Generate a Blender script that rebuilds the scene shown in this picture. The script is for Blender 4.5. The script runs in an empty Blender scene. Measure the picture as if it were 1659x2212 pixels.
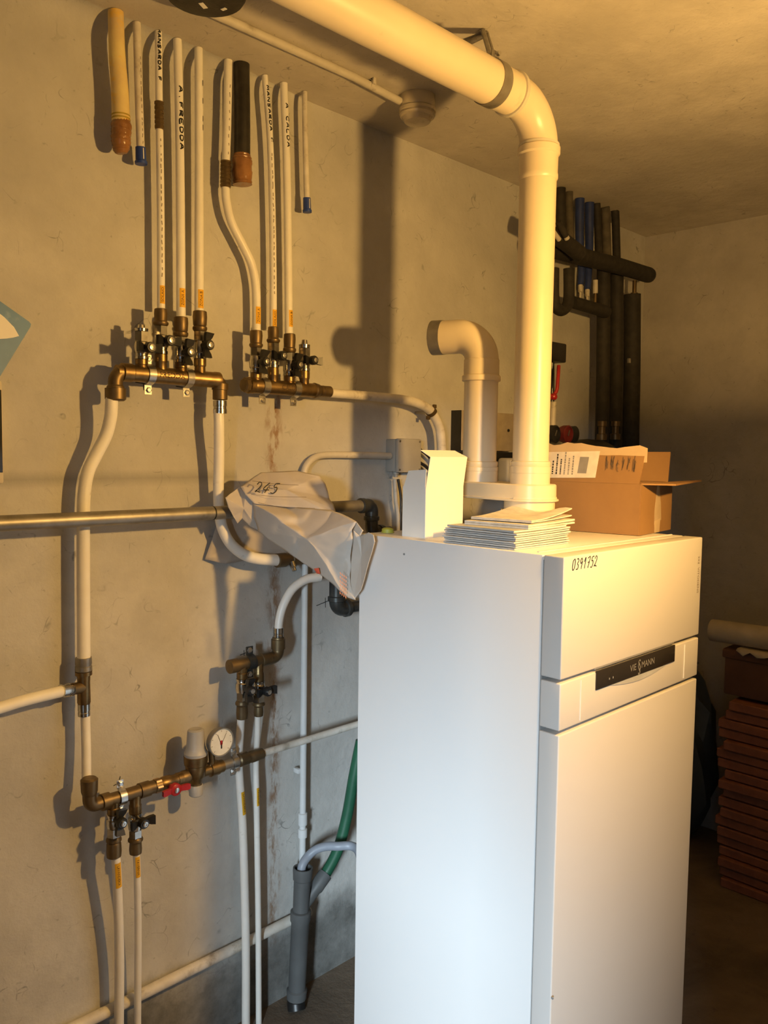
import bpy, bmesh, math, random
from mathutils import Vector, Matrix
random.seed(7)
scene = bpy.context.scene
COL = scene.collection
PI = math.pi

# ------------------------------------------------------------------ camera
F = 1789.0                      # focal length in pixels of the 1659 x 2212 frame
CAM = Vector((0.0, 0.0, 1.617))
_y, _p, _r = math.radians(45.2), math.radians(-4.14), math.radians(0.82)
FW = Vector((math.sin(_y)*math.cos(_p), math.cos(_y)*math.cos(_p), math.sin(_p)))
R0 = Vector((math.cos(_y), -math.sin(_y), 0)); U0 = R0.cross(FW)
RT = R0*math.cos(_r) + U0*math.sin(_r)
UP = U0*math.cos(_r) - R0*math.sin(_r)
cd = bpy.data.cameras.new('camera'); cam = bpy.data.objects.new('camera', cd); COL.objects.link(cam)
cd.sensor_fit = 'HORIZONTAL'; cd.sensor_width = 36.0; cd.lens = F/1659.0*36.0
cd.clip_start = 0.02; cd.clip_end = 60
M = Matrix((( RT.x, UP.x, -FW.x, CAM.x), (RT.y, UP.y, -FW.y, CAM.y), (RT.z, UP.z, -FW.z, CAM.z), (0, 0, 0, 1)))
cam.matrix_world = M
scene.camera = cam

# ------------------------------------------------------------------ light and exposure
w = bpy.data.worlds.new('world'); scene.world = w; w.use_nodes = True
bgn = w.node_tree.nodes.get('Background') or w.node_tree.nodes.new('ShaderNodeBackground')
bgn.inputs['Color'].default_value = (0.62, 0.78, 1.0, 1); bgn.inputs['Strength'].default_value = 1.0

def lamp_light(name, kind, loc, energy, color, **kw):
    l = bpy.data.lights.new(name, kind); l.energy = energy; l.color = color
    for k, v in kw.items(): setattr(l, k, v)
    o = bpy.data.objects.new(name, l); o.location = loc; COL.objects.link(o); return o
BULB = (1.42, 0.22, 1.86)      # warm cellar bulb just outside the frame on the right; its glowing glass is built below
# daylight entering through the open doorway behind the photographer
DAY = lamp_light('doorway_daylight', 'AREA', (-8.0, -5.44, 3.15), 2200.0, (0.72, 0.88, 1.0), shape='RECTANGLE', size=2.5, size_y=1.2)
DAY.rotation_euler = (0, math.radians(-80), math.radians(35))
vs = scene.view_settings
vs.view_transform = 'Standard'; vs.look = 'None'; vs.exposure = 0.08; vs.gamma = 1.0
vs.use_curve_mapping = False

# ------------------------------------------------------------------ geometry helpers
YW = 1.85      # plane of the long pipe wall
ZC = 2.593     # ceiling
XE = 3.50      # far end wall
def ray(px, py): return RT*(px-829.5) - UP*(py-1106.0) + FW*F
def W(px, py, d=0.0):                      # point on the plane d metres in front of the pipe wall
    q = ray(px, py); return CAM + q*((YW-d)/q.y)
def ZP(px, py, z):                         # point on a horizontal plane
    q = ray(px, py); return CAM + q*((z-CAM.z)/q.z)
def XP(px, py, x):                         # point on a plane across the room
    q = ray(px, py); return CAM + q*(x/q.x)
def zat(x, y, py):                         # height above (x, y)
    k = 1106.0-py; a = UP*F - FW*k
    return CAM.z - (a.x*x + a.y*y)/a.z
def rad(wpx, p): return wpx*0.5*((p-CAM).dot(FW))/F

class MB:
    def __init__(s): s.v = []; s.f = []
    def add(s, vs, fs):
        n = len(s.v); s.v += [Vector(v) for v in vs]; s.f += [tuple(i+n for i in f) for f in fs]; return s
    def tube(s, path, r, seg=18, cap=True, closed=False):
        P = [Vector(p) for p in path]; n = len(P)
        if not isinstance(r, (list, tuple)): r = [r]*n
        T = []
        for i in range(n):
            a = P[max(i-1, 0)]; b = P[min(i+1, n-1)]
            t = (b-a); T.append(t.normalized() if t.length > 1e-9 else (T[-1] if T else Vector((0, 0, 1))))
        ref = Vector((0, 0, 1)) if abs(T[0].z) < .9 else Vector((1, 0, 0))
        N = (ref - T[0]*ref.dot(T[0])).normalized(); vs = []; fs = []
        for i in range(n):
            if i:
                N = (N - T[i]*N.dot(T[i])).normalized()
            B = T[i].cross(N)
            for k in range(seg):
                a = 2*PI*k/seg; vs.append(P[i] + (N*math.cos(a) + B*math.sin(a))*r[i])
        for i in range(n-1):
            for k in range(seg):
                k2 = (k+1) % seg; fs.append((i*seg+k, i*seg+k2, (i+1)*seg+k2, (i+1)*seg+k))
        if cap:
            fs.append(tuple(range(seg-1, -1, -1))); fs.append(tuple((n-1)*seg+k for k in range(seg)))
        return s.add(vs, fs)
    def lathe(s, p, axis, prof, seg=24, cap=True, phase=0.0):
        p = Vector(p); A = Vector(axis).normalized()
        return s.tube_prof([(p + A*t, r) for t, r in prof], A, seg, cap, phase)
    def tube_prof(s, pr, A, seg, cap, phase):
        ref = Vector((0, -1, 0)) if abs(A.y) < .9 else Vector((1, 0, 0))
        N = (ref - A*ref.dot(A)).normalized(); B = A.cross(N); vs = []; fs = []; n = len(pr)
        for p, r in pr:
            for k in range(seg):
                a = 2*PI*k/seg + phase; vs.append(p + (N*math.cos(a)+B*math.sin(a))*r)
        for i in range(n-1):
            for k in range(seg):
                k2 = (k+1) % seg; fs.append((i*seg+k, i*seg+k2, (i+1)*seg+k2, (i+1)*seg+k))
        if cap:
            fs.append(tuple(range(seg-1, -1, -1))); fs.append(tuple((n-1)*seg+k for k in range(seg)))
        return s.add(vs, fs)
    def box(s, c, size, bev=0.0, rot=None, seg=2):
        bm = bmesh.new(); bmesh.ops.create_cube(bm, size=1.0)
        for v in bm.verts: v.co = Vector((v.co.x*size[0], v.co.y*size[1], v.co.z*size[2]))
        if bev > 0: bmesh.ops.bevel(bm, geom=bm.edges[:], offset=bev, segments=seg, profile=.5, affect='EDGES')
        Mx = (rot.to_4x4() if rot is not None else Matrix.Identity(4)); Mx = Matrix.Translation(Vector(c)) @ Mx
        bm.verts.ensure_lookup_table()
        s.add([Mx @ v.co for v in bm.verts], [tuple(v.index for v in f.verts) for f in bm.faces]); bm.free(); return s
    def prism(s, poly, off):                # polygon (list of points) extruded by a vector
        n = len(poly); off = Vector(off); P = [Vector(p) for p in poly]
        return s.add(P + [p+off for p in P], [tuple(range(n-1, -1, -1)), tuple(range(n, 2*n))] + [(i, (i+1) % n, n+(i+1) % n, n+i) for i in range(n)])

ORG = {}
def link_mesh(name, mb, mat, parent=None, sharp=38, smooth=True, org=None):
    if parent is not None: o0 = ORG[parent]
    elif org is not None: o0 = Vector(org)
    else:
        xs = [v.x for v in mb.v]; ys = [v.y for v in mb.v]; zs = [v.z for v in mb.v]
        o0 = Vector(((min(xs)+max(xs))/2, (min(ys)+max(ys))/2, min(zs)))
    me = bpy.data.meshes.new(name); me.from_pydata([tuple(v-o0) for v in mb.v], [], mb.f)
    bm = bmesh.new(); bm.from_mesh(me); bmesh.ops.recalc_face_normals(bm, faces=bm.faces); bm.to_mesh(me); bm.free()
    if smooth:
        me.polygons.foreach_set('use_smooth', [True]*len(me.polygons)); me.set_sharp_from_angle(angle=math.radians(sharp))
    if mat: me.materials.append(mat)
    o = bpy.data.objects.new(name, me); COL.objects.link(o); ORG[o] = o0
    if parent is not None: o.parent = parent
    else: o.location = o0
    return o
def thing(name, label, cat, loc, group=None):
    o = bpy.data.objects.new(name, None); COL.objects.link(o); o.location = loc; ORG[o] = Vector(loc)
    o.empty_display_size = .02; o['label'] = label; o['category'] = cat
    if group: o['group'] = group
    return o
def tag(o, label, cat, group=None):
    o['label'] = label; o['category'] = cat
    if group: o['group'] = group
    return o
def struct(o): o['kind'] = 'structure'; return o
def catmull(P, n=8):
    P = [Vector(p) for p in P]
    if len(P) < 3: return P
    Q = [P[0]*2-P[1]] + P + [P[-1]*2-P[-2]]; out = []
    for i in range(1, len(Q)-2):
        a, b, c, d = Q[i-1:i+3]
        for k in range(n):
            t = k/n; out.append(.5*((b*2)+(c-a)*t+(a*2-b*5+c*4-d)*t*t+(b*3-a-c*3+d)*t**3))
    out.append(P[-1]); return out
def arc(c, u, v, r, a0, a1, n=10):
    return [Vector(c)+Vector(u)*(r*math.cos(a0+(a1-a0)*k/n))+Vector(v)*(r*math.sin(a0+(a1-a0)*k/n)) for k in range(n+1)]

# ------------------------------------------------------------------ materials
def new_mat(name):
    m = bpy.data.materials.new(name); m.use_nodes = True
    nt = m.node_tree; b = nt.nodes.get('Principled BSDF'); return m, nt, b
def nd(nt, t, **kw):
    n = nt.nodes.new(t)
    for k, v in kw.items(): setattr(n, k, v)
    return n
def ramp(nt, src, stops):
    r = nd(nt, 'ShaderNodeValToRGB'); e = r.color_ramp.elements
    while len(e) < len(stops): e.new(0.5)
    for el, (p, c) in zip(e, stops):
        el.position = p; el.color = c if len(c) == 4 else (*c, 1)
    nt.links.new(src, r.inputs[0]); return r.outputs[0]
def noise(nt, vec, scale, detail=4, rough=.55, dist=0.0):
    n = nd(nt, 'ShaderNodeTexNoise'); n.inputs['Scale'].default_value = scale; n.inputs['Detail'].default_value = detail
    n.inputs['Roughness'].default_value = rough; n.inputs['Distortion'].default_value = dist
    if vec is not None: nt.links.new(vec, n.inputs['Vector'])
    return n.outputs[0]
def mixc(nt, fac, a, b, mode='MIX'):
    m = nd(nt, 'ShaderNodeMix', data_type='RGBA', blend_type=mode)
    for sock, val in ((m.inputs[0], fac), (m.inputs[6], a), (m.inputs[7], b)):
        if isinstance(val, (int, float)): sock.default_value = val
        elif isinstance(val, tuple): sock.default_value = val if len(val) == 4 else (*val, 1)
        else: nt.links.new(val, sock)
    return m.outputs[2]
def mth(nt, op, a, b=None, c=None, clamp=False):
    m = nd(nt, 'ShaderNodeMath', operation=op); m.use_clamp = clamp
    for i, val in enumerate((a, b, c)):
        if val is None: continue
        if isinstance(val, (int, float)): m.inputs[i].default_value = val
        else: nt.links.new(val, m.inputs[i])
    return m.outputs[0]
def sep(nt, vec):
    s = nd(nt, 'ShaderNodeSeparateXYZ'); nt.links.new(vec, s.inputs[0]); return s.outputs
def scalev(nt, vec, sc):
    m = nd(nt, 'ShaderNodeVectorMath', operation='MULTIPLY'); nt.links.new(vec, m.inputs[0]); m.inputs[1].default_value = sc; return m.outputs[0]
def bump(nt, b, h, strength, dist=.01):
    n = nd(nt, 'ShaderNodeBump'); n.inputs['Strength'].default_value = strength; n.inputs['Distance'].default_value = dist
    nt.links.new(h, n.inputs['Height']); nt.links.new(n.outputs[0], b.inputs['Normal'])
def mat(name, col, rough=.5, metal=0.0, col2=None, scale=30, amt=.5, bmp=0.0, spec=None, dirt=None, dscale=12, dlo=.58, dhi=.72):
    m, nt, b = new_mat(name); co = nd(nt, 'ShaderNodeTexCoord').outputs['Object']
    if col2 is None: col2 = tuple(c*.86 for c in col)
    n = noise(nt, co, scale, 5); c = ramp(nt, n, [(.35, col), (.35+.5*amt+.01, col2)])
    if dirt is not None:
        dn = noise(nt, co, dscale, 6, .65); f = ramp(nt, dn, [(dlo, (0, 0, 0)), (dhi, (1, 1, 1))]); c = mixc(nt, f, c, dirt)
    nt.links.new(c, b.inputs['Base Color']); b.inputs['Roughness'].default_value = rough; b.inputs['Metallic'].default_value = metal
    if spec is not None: b.inputs['Specular IOR Level'].default_value = spec
    if bmp: bump(nt, b, noise(nt, co, scale*3, 4), bmp, .002)
    return m

def plaster(name, base, kind):
    m, nt, b = new_mat(name); co = nd(nt, 'ShaderNodeTexCoord').outputs['Object']
    x, y, z = sep(nt, co)
    c = mixc(nt, ramp(nt, noise(nt, co, 1.6, 6, .6, .4), [(.3, (0, 0, 0)), (.7, (1, 1, 1))]), tuple(v*.76 for v in base), tuple(min(1, v*1.08) for v in base))
    c = mixc(nt, ramp(nt, noise(nt, co, 9, 6, .65), [(.42, (0, 0, 0)), (.75, (.55, .55, .55))]), c, tuple(v*.70 for v in base))
    # speckle and hair-thin marks in patches
    sp = ramp(nt, noise(nt, co, 60, 3, .6), [(.66, (0, 0, 0)), (.74, (.65, .65, .65))])
    c = mixc(nt, sp, c, tuple(v*.48 for v in base))
    wv = nd(nt, 'ShaderNodeVectorMath', operation='ADD'); nt.links.new(co, wv.inputs[0])
    nz = nd(nt, 'ShaderNodeTexNoise'); nz.inputs['Scale'].default_value = 7; nt.links.new(co, nz.inputs['Vector'])
    nt.links.new(scalev(nt, nz.outputs['Color'], (.35, .35, .35)), wv.inputs[1])
    vo = nd(nt, 'ShaderNodeTexVoronoi', feature='DISTANCE_TO_EDGE'); vo.inputs['Scale'].default_value = 9; nt.links.new(wv.outputs[0], vo.inputs['Vector'])
    line = ramp(nt, vo.outputs['Distance'], [(.004, (1, 1, 1)), (.020, (0, 0, 0))])
    patch = mth(nt, 'MULTIPLY', ramp(nt, noise(nt, co, 17, 3, .6), [(.54, (0, 0, 0)), (.66, (.72, .72, .72))]), ramp(nt, noise(nt, co, 3.2, 2, .5), [(.40, (.25, .25, .25)), (.58, (1, 1, 1))]))
    c = mixc(nt, mth(nt, 'MULTIPLY', line, patch), c, tuple(v*.30 for v in base))
    vb = nd(nt, 'ShaderNodeTexVoronoi', feature='F1'); vb.inputs['Scale'].default_value = 11; nt.links.new(wv.outputs[0], vb.inputs['Vector'])
    blot = ramp(nt, vb.outputs['Distance'], [(.05, (.9, .9, .9)), (.14, (0, 0, 0))])
    c = mixc(nt, mth(nt, 'MULTIPLY', blot, patch), c, tuple(v*.38 for v in base))
    if kind == 'wall':
        # rust runs down one line of the wall
        nx = noise(nt, scalev(nt, co, (1, 1, .6)), 9, 5, .7)
        dx = mth(nt, 'ABSOLUTE', mth(nt, 'SUBTRACT', mth(nt, 'ADD', x, mth(nt, 'MULTIPLY', mth(nt, 'SUBTRACT', nx, .5), .10)), RUSTX))
        band = ramp(nt, dx, [(.0, (1, 1, 1)), (.028, (0, 0, 0))])
        brk = ramp(nt, noise(nt, scalev(nt, co, (3, 1, 1)), 14, 5, .7), [(.44, (0, 0, 0)), (.56, (1, 1, 1))])
        zl = mth(nt, 'MULTIPLY', ramp(nt, z, [(.0, (1, 1, 1)), (1, (1, 1, 1))]), mth(nt, 'LESS_THAN', z, 1.82))
        c = mixc(nt, mth(nt, 'MULTIPLY', mth(nt, 'MULTIPLY', band, brk), mth(nt, 'MULTIPLY', zl, .85)), c, (.24, .125, .05))
        # dust tracked along the galvanised pipe, raw concrete foot of the wall
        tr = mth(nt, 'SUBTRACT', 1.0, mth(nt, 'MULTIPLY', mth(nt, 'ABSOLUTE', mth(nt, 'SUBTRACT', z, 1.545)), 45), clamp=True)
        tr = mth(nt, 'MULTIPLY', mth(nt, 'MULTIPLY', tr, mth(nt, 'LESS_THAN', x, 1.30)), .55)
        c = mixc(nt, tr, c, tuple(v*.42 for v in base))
        zz = mth(nt, 'ADD', z, mth(nt, 'MULTIPLY', mth(nt, 'SUBTRACT', noise(nt, co, 5, 6, .7), .5), .25))
        ft = ramp(nt, zz, [(.16, (1, 1, 1)), (.27, (0, 0, 0))])
        conc = ramp(nt, noise(nt, co, 8, 8, .7), [(.35, (.13, .13, .12)), (.62, (.25, .25, .235)), (.75, (.38, .39, .39))])
        c = mixc(nt, ft, c, conc)
    nt.links.new(c, b.inputs['Base Color']); b.inputs['Roughness'].default_value = .92; b.inputs['Specular IOR Level'].default_value = .2
    h = mth(nt, 'ADD', noise(nt, co, 3.0, 6, .6), mth(nt, 'MULTIPLY', noise(nt, co, 45, 5, .7), .18))
    bump(nt, b, h, .35, .03)
    return m
RUSTX = W(592, 1400).x
m_wall = plaster('plaster_wall', (.575, .57, .54), 'wall')
m_ceil = plaster('plaster_ceiling', (.62, .58, .51), 'ceiling')
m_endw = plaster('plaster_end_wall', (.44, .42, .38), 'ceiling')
m_side = plaster('darkened_side_wall', (.17, .155, .135), 'ceiling')  # unseen walls coloured dark to cut the bounced daylight
def floor_mat():
    m, nt, b = new_mat('concrete_floor'); co = nd(nt, 'ShaderNodeTexCoord').outputs['Object']
    c = ramp(nt, noise(nt, co, 3, 8, .65, .5), [(.3, (.09, .07, .05)), (.55, (.17, .13, .09)), (.75, (.24, .19, .14))])
    c = mixc(nt, ramp(nt, noise(nt, co, 25, 5, .7), [(.6, (0, 0, 0)), (.75, (.6, .6, .6))]), c, (.07, .055, .045))
    nt.links.new(c, b.inputs['Base Color']); b.inputs['Roughness'].default_value = .85
    bump(nt, b, noise(nt, co, 30, 6, .7), .4, .01); return m
m_floor = floor_mat()
m_pipe = mat('white_multilayer_pipe', (.90, .89, .84), .38, col2=(.85, .83, .77), scale=14, dirt=(.45, .40, .32), dscale=22, dlo=.64, dhi=.80)
m_pipe_d = mat('dusty_white_pipe', (.78, .75, .68), .5, col2=(.62, .585, .51), scale=18, dirt=(.30, .26, .20), dscale=20, dlo=.55, dhi=.75)
m_flue = mat('ivory_flue_plastic', (.72, .63, .455), .34, col2=(.68, .59, .42), scale=5, dirt=(.55, .45, .30), dscale=9, dlo=.68, dhi=.80)
m_flue_g = mat('grey_seal_rubber', (.62, .58, .47), .5)
m_brass = mat('dull_brass', (.29, .20, .092), .38, .92, col2=(.19, .125, .057), scale=40, amt=.6)
m_brass_d = mat('brown_press_brass', (.20, .145, .075), .45, .75, col2=(.15, .105, .055), scale=30, amt=.6)
m_chrome = mat('nickel_plated', (.62, .60, .55), .22, 1.0, col2=(.42, .40, .36), scale=60, amt=.7)
m_zinc = mat('zinc_plated_steel', (.74, .73, .70), .28, 1.0, col2=(.58, .57, .55), scale=50)
m_galv = mat('galvanised_pipe', (.36, .34, .30), .45, .75, col2=(.25, .235, .205), scale=25, amt=.7, dirt=(.16, .14, .11), dscale=18)
m_iron = mat('malleable_iron', (.10, .105, .10), .32, .6, col2=(.06, .062, .06), scale=25)
m_black = mat('black_plastic', (.018, .018, .018), .38, col2=(.012, .012, .012), scale=30)
m_blackp = mat('black_bitumen_pipe', (.030, .026, .020), .45, col2=(.015, .013, .010), scale=40, bmp=.3)
m_foam = mat('black_foam_insulation', (.030, .026, .021), .75, col2=(.016, .014, .012), scale=35, bmp=.4)
m_tapew = mat('pale_dusty_wrap', (.11, .095, .07), .8, col2=(.04, .036, .03), scale=22, amt=.8)
m_ink = mat('black_ink', (.012, .012, .012), .7)
m_inkb = mat('brown_pencil', (.10, .07, .045), .8)
m_yel = mat('yellow_tape', (.85, .47, .015), .55, col2=(.78, .42, .015), scale=20)
m_gasy = mat('yellow_gas_sleeve', (.80, .66, .27), .55, col2=(.60, .42, .22), scale=9, amt=.7, dirt=(.85, .52, .03), dscale=8, dlo=.5, dhi=.6)
m_tape = mat('brown_packing_tape', (.34, .165, .060), .22, col2=(.20, .09, .03), scale=26, amt=.7, bmp=.8)
m_blue = mat('blue_plug', (.03, .075, .36), .4, col2=(.022, .055, .27), scale=20)
m_blues = mat('blue_sleeve', (.022, .045, .20), .55, col2=(.014, .028, .12), scale=16)
m_white = mat('white_enamel', (.73, .73, .725), .32, col2=(.72, .72, .715), scale=3)
m_white2 = mat('white_enamel_dimmed', (.60, .58, .555), .38, col2=(.59, .57, .545), scale=3)  # same enamel as the casing, darkened to offset the lamp's glare
m_gap = mat('dark_joint', (.26, .26, .255), .7)
m_disp = mat('smoked_display', (.028, .024, .022), .18, col2=(.026, .023, .021), scale=5)
m_silver = mat('silver_print', (.62, .60, .56), .35, .6)
m_card_w = mat('white_carton', (.83, .82, .78), .55, col2=(.79, .78, .74), scale=6)
m_paper = mat('magazine_paper', (.66, .66, .63), .6, col2=(.55, .55, .53), scale=24)
m_paper2 = mat('magazine_cover', (.50, .51, .50), .45, col2=(.40, .41, .41), scale=20)
m_news = mat('newsprint', (.74, .70, .62), .7, col2=(.58, .55, .49), scale=40)
m_bag = mat('bag_paper', (.50, .46, .41), .6, col2=(.43, .39, .34), scale=7, dirt=(.42, .35, .26), dscale=7, dlo=.60, dhi=.80)
m_red = mat('red_print', (.62, .10, .05), .6)
m_redv = mat('red_plastic', (.42, .018, .022), .35, col2=(.32, .014, .018), scale=20)
m_grey = mat('grey_plastic', (.40, .39, .36), .45, col2=(.35, .34, .31), scale=12)
m_conduit = mat('grey_pvc_conduit', (.60, .57, .50), .45, col2=(.52, .49, .42), scale=14, dirt=(.30, .26, .20), dscale=18)
m_drain = mat('dark_grey_drain', (.105, .11, .11), .5, col2=(.085, .088, .088), scale=10, dirt=(.16, .155, .14), dscale=8)
m_hose = mat('grey_hose', (.30, .33, .38), .45, col2=(.25, .275, .32), scale=12)
m_green = mat('green_hose', (.018, .11, .055), .45, col2=(.012, .075, .04), scale=12)
m_pvcw = mat('white_pvc', (.66, .68, .68), .4, col2=(.60, .62, .62), scale=14)
m_porc = mat('ivory_porcelain', (.66, .59, .44), .18, col2=(.58, .51, .37), scale=10, dirt=(.40, .33, .22), dscale=14)
m_dial = mat('cream_dial', (.72, .69, .58), .35)
def cardboard():
    m, nt, b = new_mat('corrugated_cardboard'); co = nd(nt, 'ShaderNodeTexCoord').outputs['Object']
    c = ramp(nt, noise(nt, co, 6, 5, .6), [(.3, (.29, .16, .058)), (.7, (.24, .13, .046))])
    wv = nd(nt, 'ShaderNodeTexWave', wave_type='BANDS', bands_direction='DIAGONAL'); wv.inputs['Scale'].default_value = 22; wv.inputs['Distortion'].default_value = .2
    nt.links.new(scalev(nt, co, (1, 1, 0.02)), wv.inputs['Vector'])
    c = mixc(nt, mth(nt, 'MULTIPLY', wv.outputs['Fac'], .06), c, (.22, .12, .045))
    nt.links.new(c, b.inputs['Base Color']); b.inputs['Roughness'].default_value = .75; return m
m_cardb = cardboard()
m_cardb_p = mat('bleached_cardboard', (.52, .39, .23), .75, col2=(.46, .34, .20), scale=9)
m_lab = mat('paper_label', (.72, .66, .56), .6)
m_labg = mat('grey_barcode', (.26, .25, .24), .6)
m_clear = mat('yellowed_clear_tape', (.52, .40, .26), .2, col2=(.44, .33, .20), scale=15)
m_terra = mat('terracotta_tile', (.30, .115, .060), .8, col2=(.20, .075, .042), scale=16, bmp=.3)
m_brownbox = mat('brown_carton', (.12, .055, .03), .75, col2=(.09, .04, .022), scale=10)
m_roll = mat('dusty_white_roll', (.50, .44, .33), .7, col2=(.40, .35, .26), scale=12)
m_bluesign = mat('blue_board', (.045, .15, .33), .45, col2=(.06, .20, .42), scale=10, dirt=(.15, .30, .50), dscale=16)
m_cream = mat('cream_plastic', (.66, .60, .46), .4)
m_glass_d = mat('dark_window', (.03, .032, .03), .15)
m_lime = mat('lime_plastic', (.45, .45, .06), .5)
m_blueg = mat('blue_grey_bag', (.06, .075, .09), .6)

# ------------------------------------------------------------------ text and strokes
def text_polys(s, size):
    cu = bpy.data.curves.new('txt', 'FONT'); cu.body = s; cu.size = size; cu.align_x = 'CENTER'; cu.align_y = 'CENTER'; cu.resolution_u = 2
    o = bpy.data.objects.new('txt', cu); COL.objects.link(o)
    dg = bpy.context.evaluated_depsgraph_get(); dg.update()
    me = bpy.data.meshes.new_from_object(o.evaluated_get(dg))
    v = [p.co.copy() for p in me.vertices]; f = [tuple(p.vertices) for p in me.polygons]
    bpy.data.objects.remove(o); bpy.data.curves.remove(cu); bpy.data.meshes.remove(me); return v, f
def text_on(name, s, size, fn, m, parent, sx=1.0):
    v, f = text_polys(s, size); mb = MB(); mb.add([fn(p.x*sx, p.y) for p in v], f)
    return link_mesh(name, mb, m, parent, smooth=False)
def pipe_map(p, axis, r, ang, up=True, lift=.0004):       # text running along a pipe: x along the axis, y round it
    p = Vector(p); A = Vector(axis).normalized(); o = Vector((0, -1, 0)); o = (o-A*o.dot(A)).normalized(); s_ = A.cross(o)
    sg = 1 if up else -1
    def fn(x, y):
        a = ang - sg*y/r; return p + A*(x*sg) + (o*math.cos(a)+s_*math.sin(a))*(r+lift)
    return fn
def patch_on_pipe(mb, p, axis, r, ang, half, length, lift=.0002, n=6):
    fn = pipe_map(p, axis, r, ang, True, lift); vs = []; fs = []
    for i in range(n+1):
        y = (-half + 2*half*i/n)*r
        vs += [fn(-length/2, y), fn(length/2, y)]
    for i in range(n): fs.append((2*i, 2*i+1, 2*i+3, 2*i+2))
    return mb.add(vs, fs)
GL = {'0': [[(.5, 1), (.15, .8), (.1, .3), (.35, 0), (.7, .15), (.85, .6), (.7, .95), (.5, 1)]], '1': [[(.2, .6), (.6, 1), (.5, 0)]],
      '2': [[(.1, .75), (.4, 1), (.8, .85), (.6, .45), (.1, .05), (.35, .12), (.9, .02)]], '3': [[(.15, .95), (.5, 1), (.75, .8), (.4, .55), (.75, .35), (.6, .05), (.1, .05)]],
      '4': [[(.75, 1), (.1, .35), (.95, .3)], [(.7, .55), (.45, 0)]], '5': [[(.95, 1), (.4, .95), (.3, .6), (.7, .6), (.75, .25), (.45, 0), (.05, .05)]],
      '7': [[(.1, .9), (.85, 1), (.4, 0)], [(.2, .5), (.75, .55)]], '9': [[(.75, .75), (.45, 1), (.15, .75), (.4, .5), (.75, .7), (.6, 0)]],
      'A': [[(.05, 0), (.5, 1), (.95, 0)], [(.25, .4), (.75, .4)]], 'F': [[(.1, 0), (.1, 1), (.85, 1)], [(.1, .55), (.7, .55)]],
      'R': [[(.1, 0), (.1, 1), (.7, .95), (.75, .6), (.1, .5), (.9, 0)]], 'E': [[(.9, 1), (.1, 1), (.1, 0), (.9, 0)], [(.1, .5), (.7, .5)]],
      'D': [[(.1, 0), (.1, 1), (.65, .9), (.9, .5), (.65, .1), (.1, 0)]], 'C': [[(.9, .85), (.5, 1), (.1, .6), (.2, .15), (.6, 0), (.9, .15)]],
      'L': [[(.1, 1), (.1, 0), (.85, 0)]], 'M': [[(.05, 0), (.15, 1), (.5, .4), (.85, 1), (.95, 0)]], 'N': [[(.1, 0), (.1, 1), (.9, 0), (.9, 1)]],
      'S': [[(.9, .9), (.5, 1), (.1, .75), (.8, .3), (.5, 0), (.1, .1)]], '.': [[(.4, 0), (.5, .1)]], ' ': [], 'T': [[(.05, 1), (.95, 1)], [(.5, 1), (.5, 0)]], '-': [[(.1, .5), (.9, .5)]]}
def ribbon(mb, pts, fn, wd):
    P = [Vector((a, b, 0)) for a, b in pts]
    L = []
    for i, p in enumerate(P):
        t = (P[min(i+1, len(P)-1)]-P[max(i-1, 0)]); t = t.normalized() if t.length > 0 else Vector((1, 0, 0))
        n = Vector((-t.y, t.x, 0))*wd/2; L += [fn((p+n).x, (p+n).y), fn((p-n).x, (p-n).y)]
    mb.add(L, [(2*i, 2*i+1, 2*i+3, 2*i+2) for i in range(len(P)-1)])
def hand(name, s, cw, ch, fn, m, parent, wd, shear=.2, gap=1.25):
    mb = MB(); x0 = -len(s)*cw*gap/2
    for i, c in enumerate(s):
        for st in GL.get(c, []):
            pts = [(x0+i*cw*gap+a*cw+b*ch*shear, (b-.5)*ch) for a, b in st]
            if len(pts) > 2: pts = [(p.x, p.y) for p in catmull([(a, b, 0) for a, b in pts], 4)]
            ribbon(mb, pts, fn, wd)
    return link_mesh(name, mb, m, parent, smooth=False)

# ------------------------------------------------------------------ the room
XF, YR = -1.45, -1.90          # wall with the doorway behind the photographer, wall on the right
def slab(name, c, size, m): return struct(link_mesh(name, MB().box(c, size), m, smooth=False, org=(0, 0, 0)))
def grid_wall(name, xs, zs, m):                            # the long wall, its head gently rounded into the ceiling
    mb = MB(); nx = 40; prof = [(0, 0.0)] + [(ZC-.05+.05*math.sin(a*PI/16), .05-.05*math.cos(a*PI/16)) for a in range(9)]
    vs = []; fs = []
    for i in range(nx+1):
        x = xs[0]+(xs[1]-xs[0])*i/nx
        k = max(0.0, min(1.0, (1.55-x)/.35))               # the rounding dies out along the wall
        for z, d in prof: vs.append((x, YW-d*k*.9, z))
        vs.append((x, YW+.2, ZC)); vs.append((x, YW+.2, 0))
    n = len(prof)+2
    for i in range(nx):
        for j in range(n): fs.append((i*n+j, i*n+(j+1) % n, (i+1)*n+(j+1) % n, (i+1)*n+j))
    fs += [tuple(range(n)), tuple(nx*n+j for j in range(n))]
    mb.add(vs, fs); return struct(link_mesh(name, mb, m, org=(0, 0, 0)))
wall_left = grid_wall('wall_left', (XF-.2, XE+.2), None, m_wall)
slab('floor', ((XF+XE)/2, (YR+YW)/2, -.1), (XE-XF+.4, YW-YR+.4, .2), m_floor)
slab('ceiling', ((XF+XE)/2, (YR+YW)/2, ZC+.1), (XE-XF+.4, YW-YR+.4, .2), m_ceil)
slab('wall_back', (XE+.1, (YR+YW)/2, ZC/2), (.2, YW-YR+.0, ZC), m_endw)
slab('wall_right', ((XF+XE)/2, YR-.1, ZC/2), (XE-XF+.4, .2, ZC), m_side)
D0, D1, DH = -1.27, -0.42, 1.85      # doorway
mbd = MB()
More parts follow.
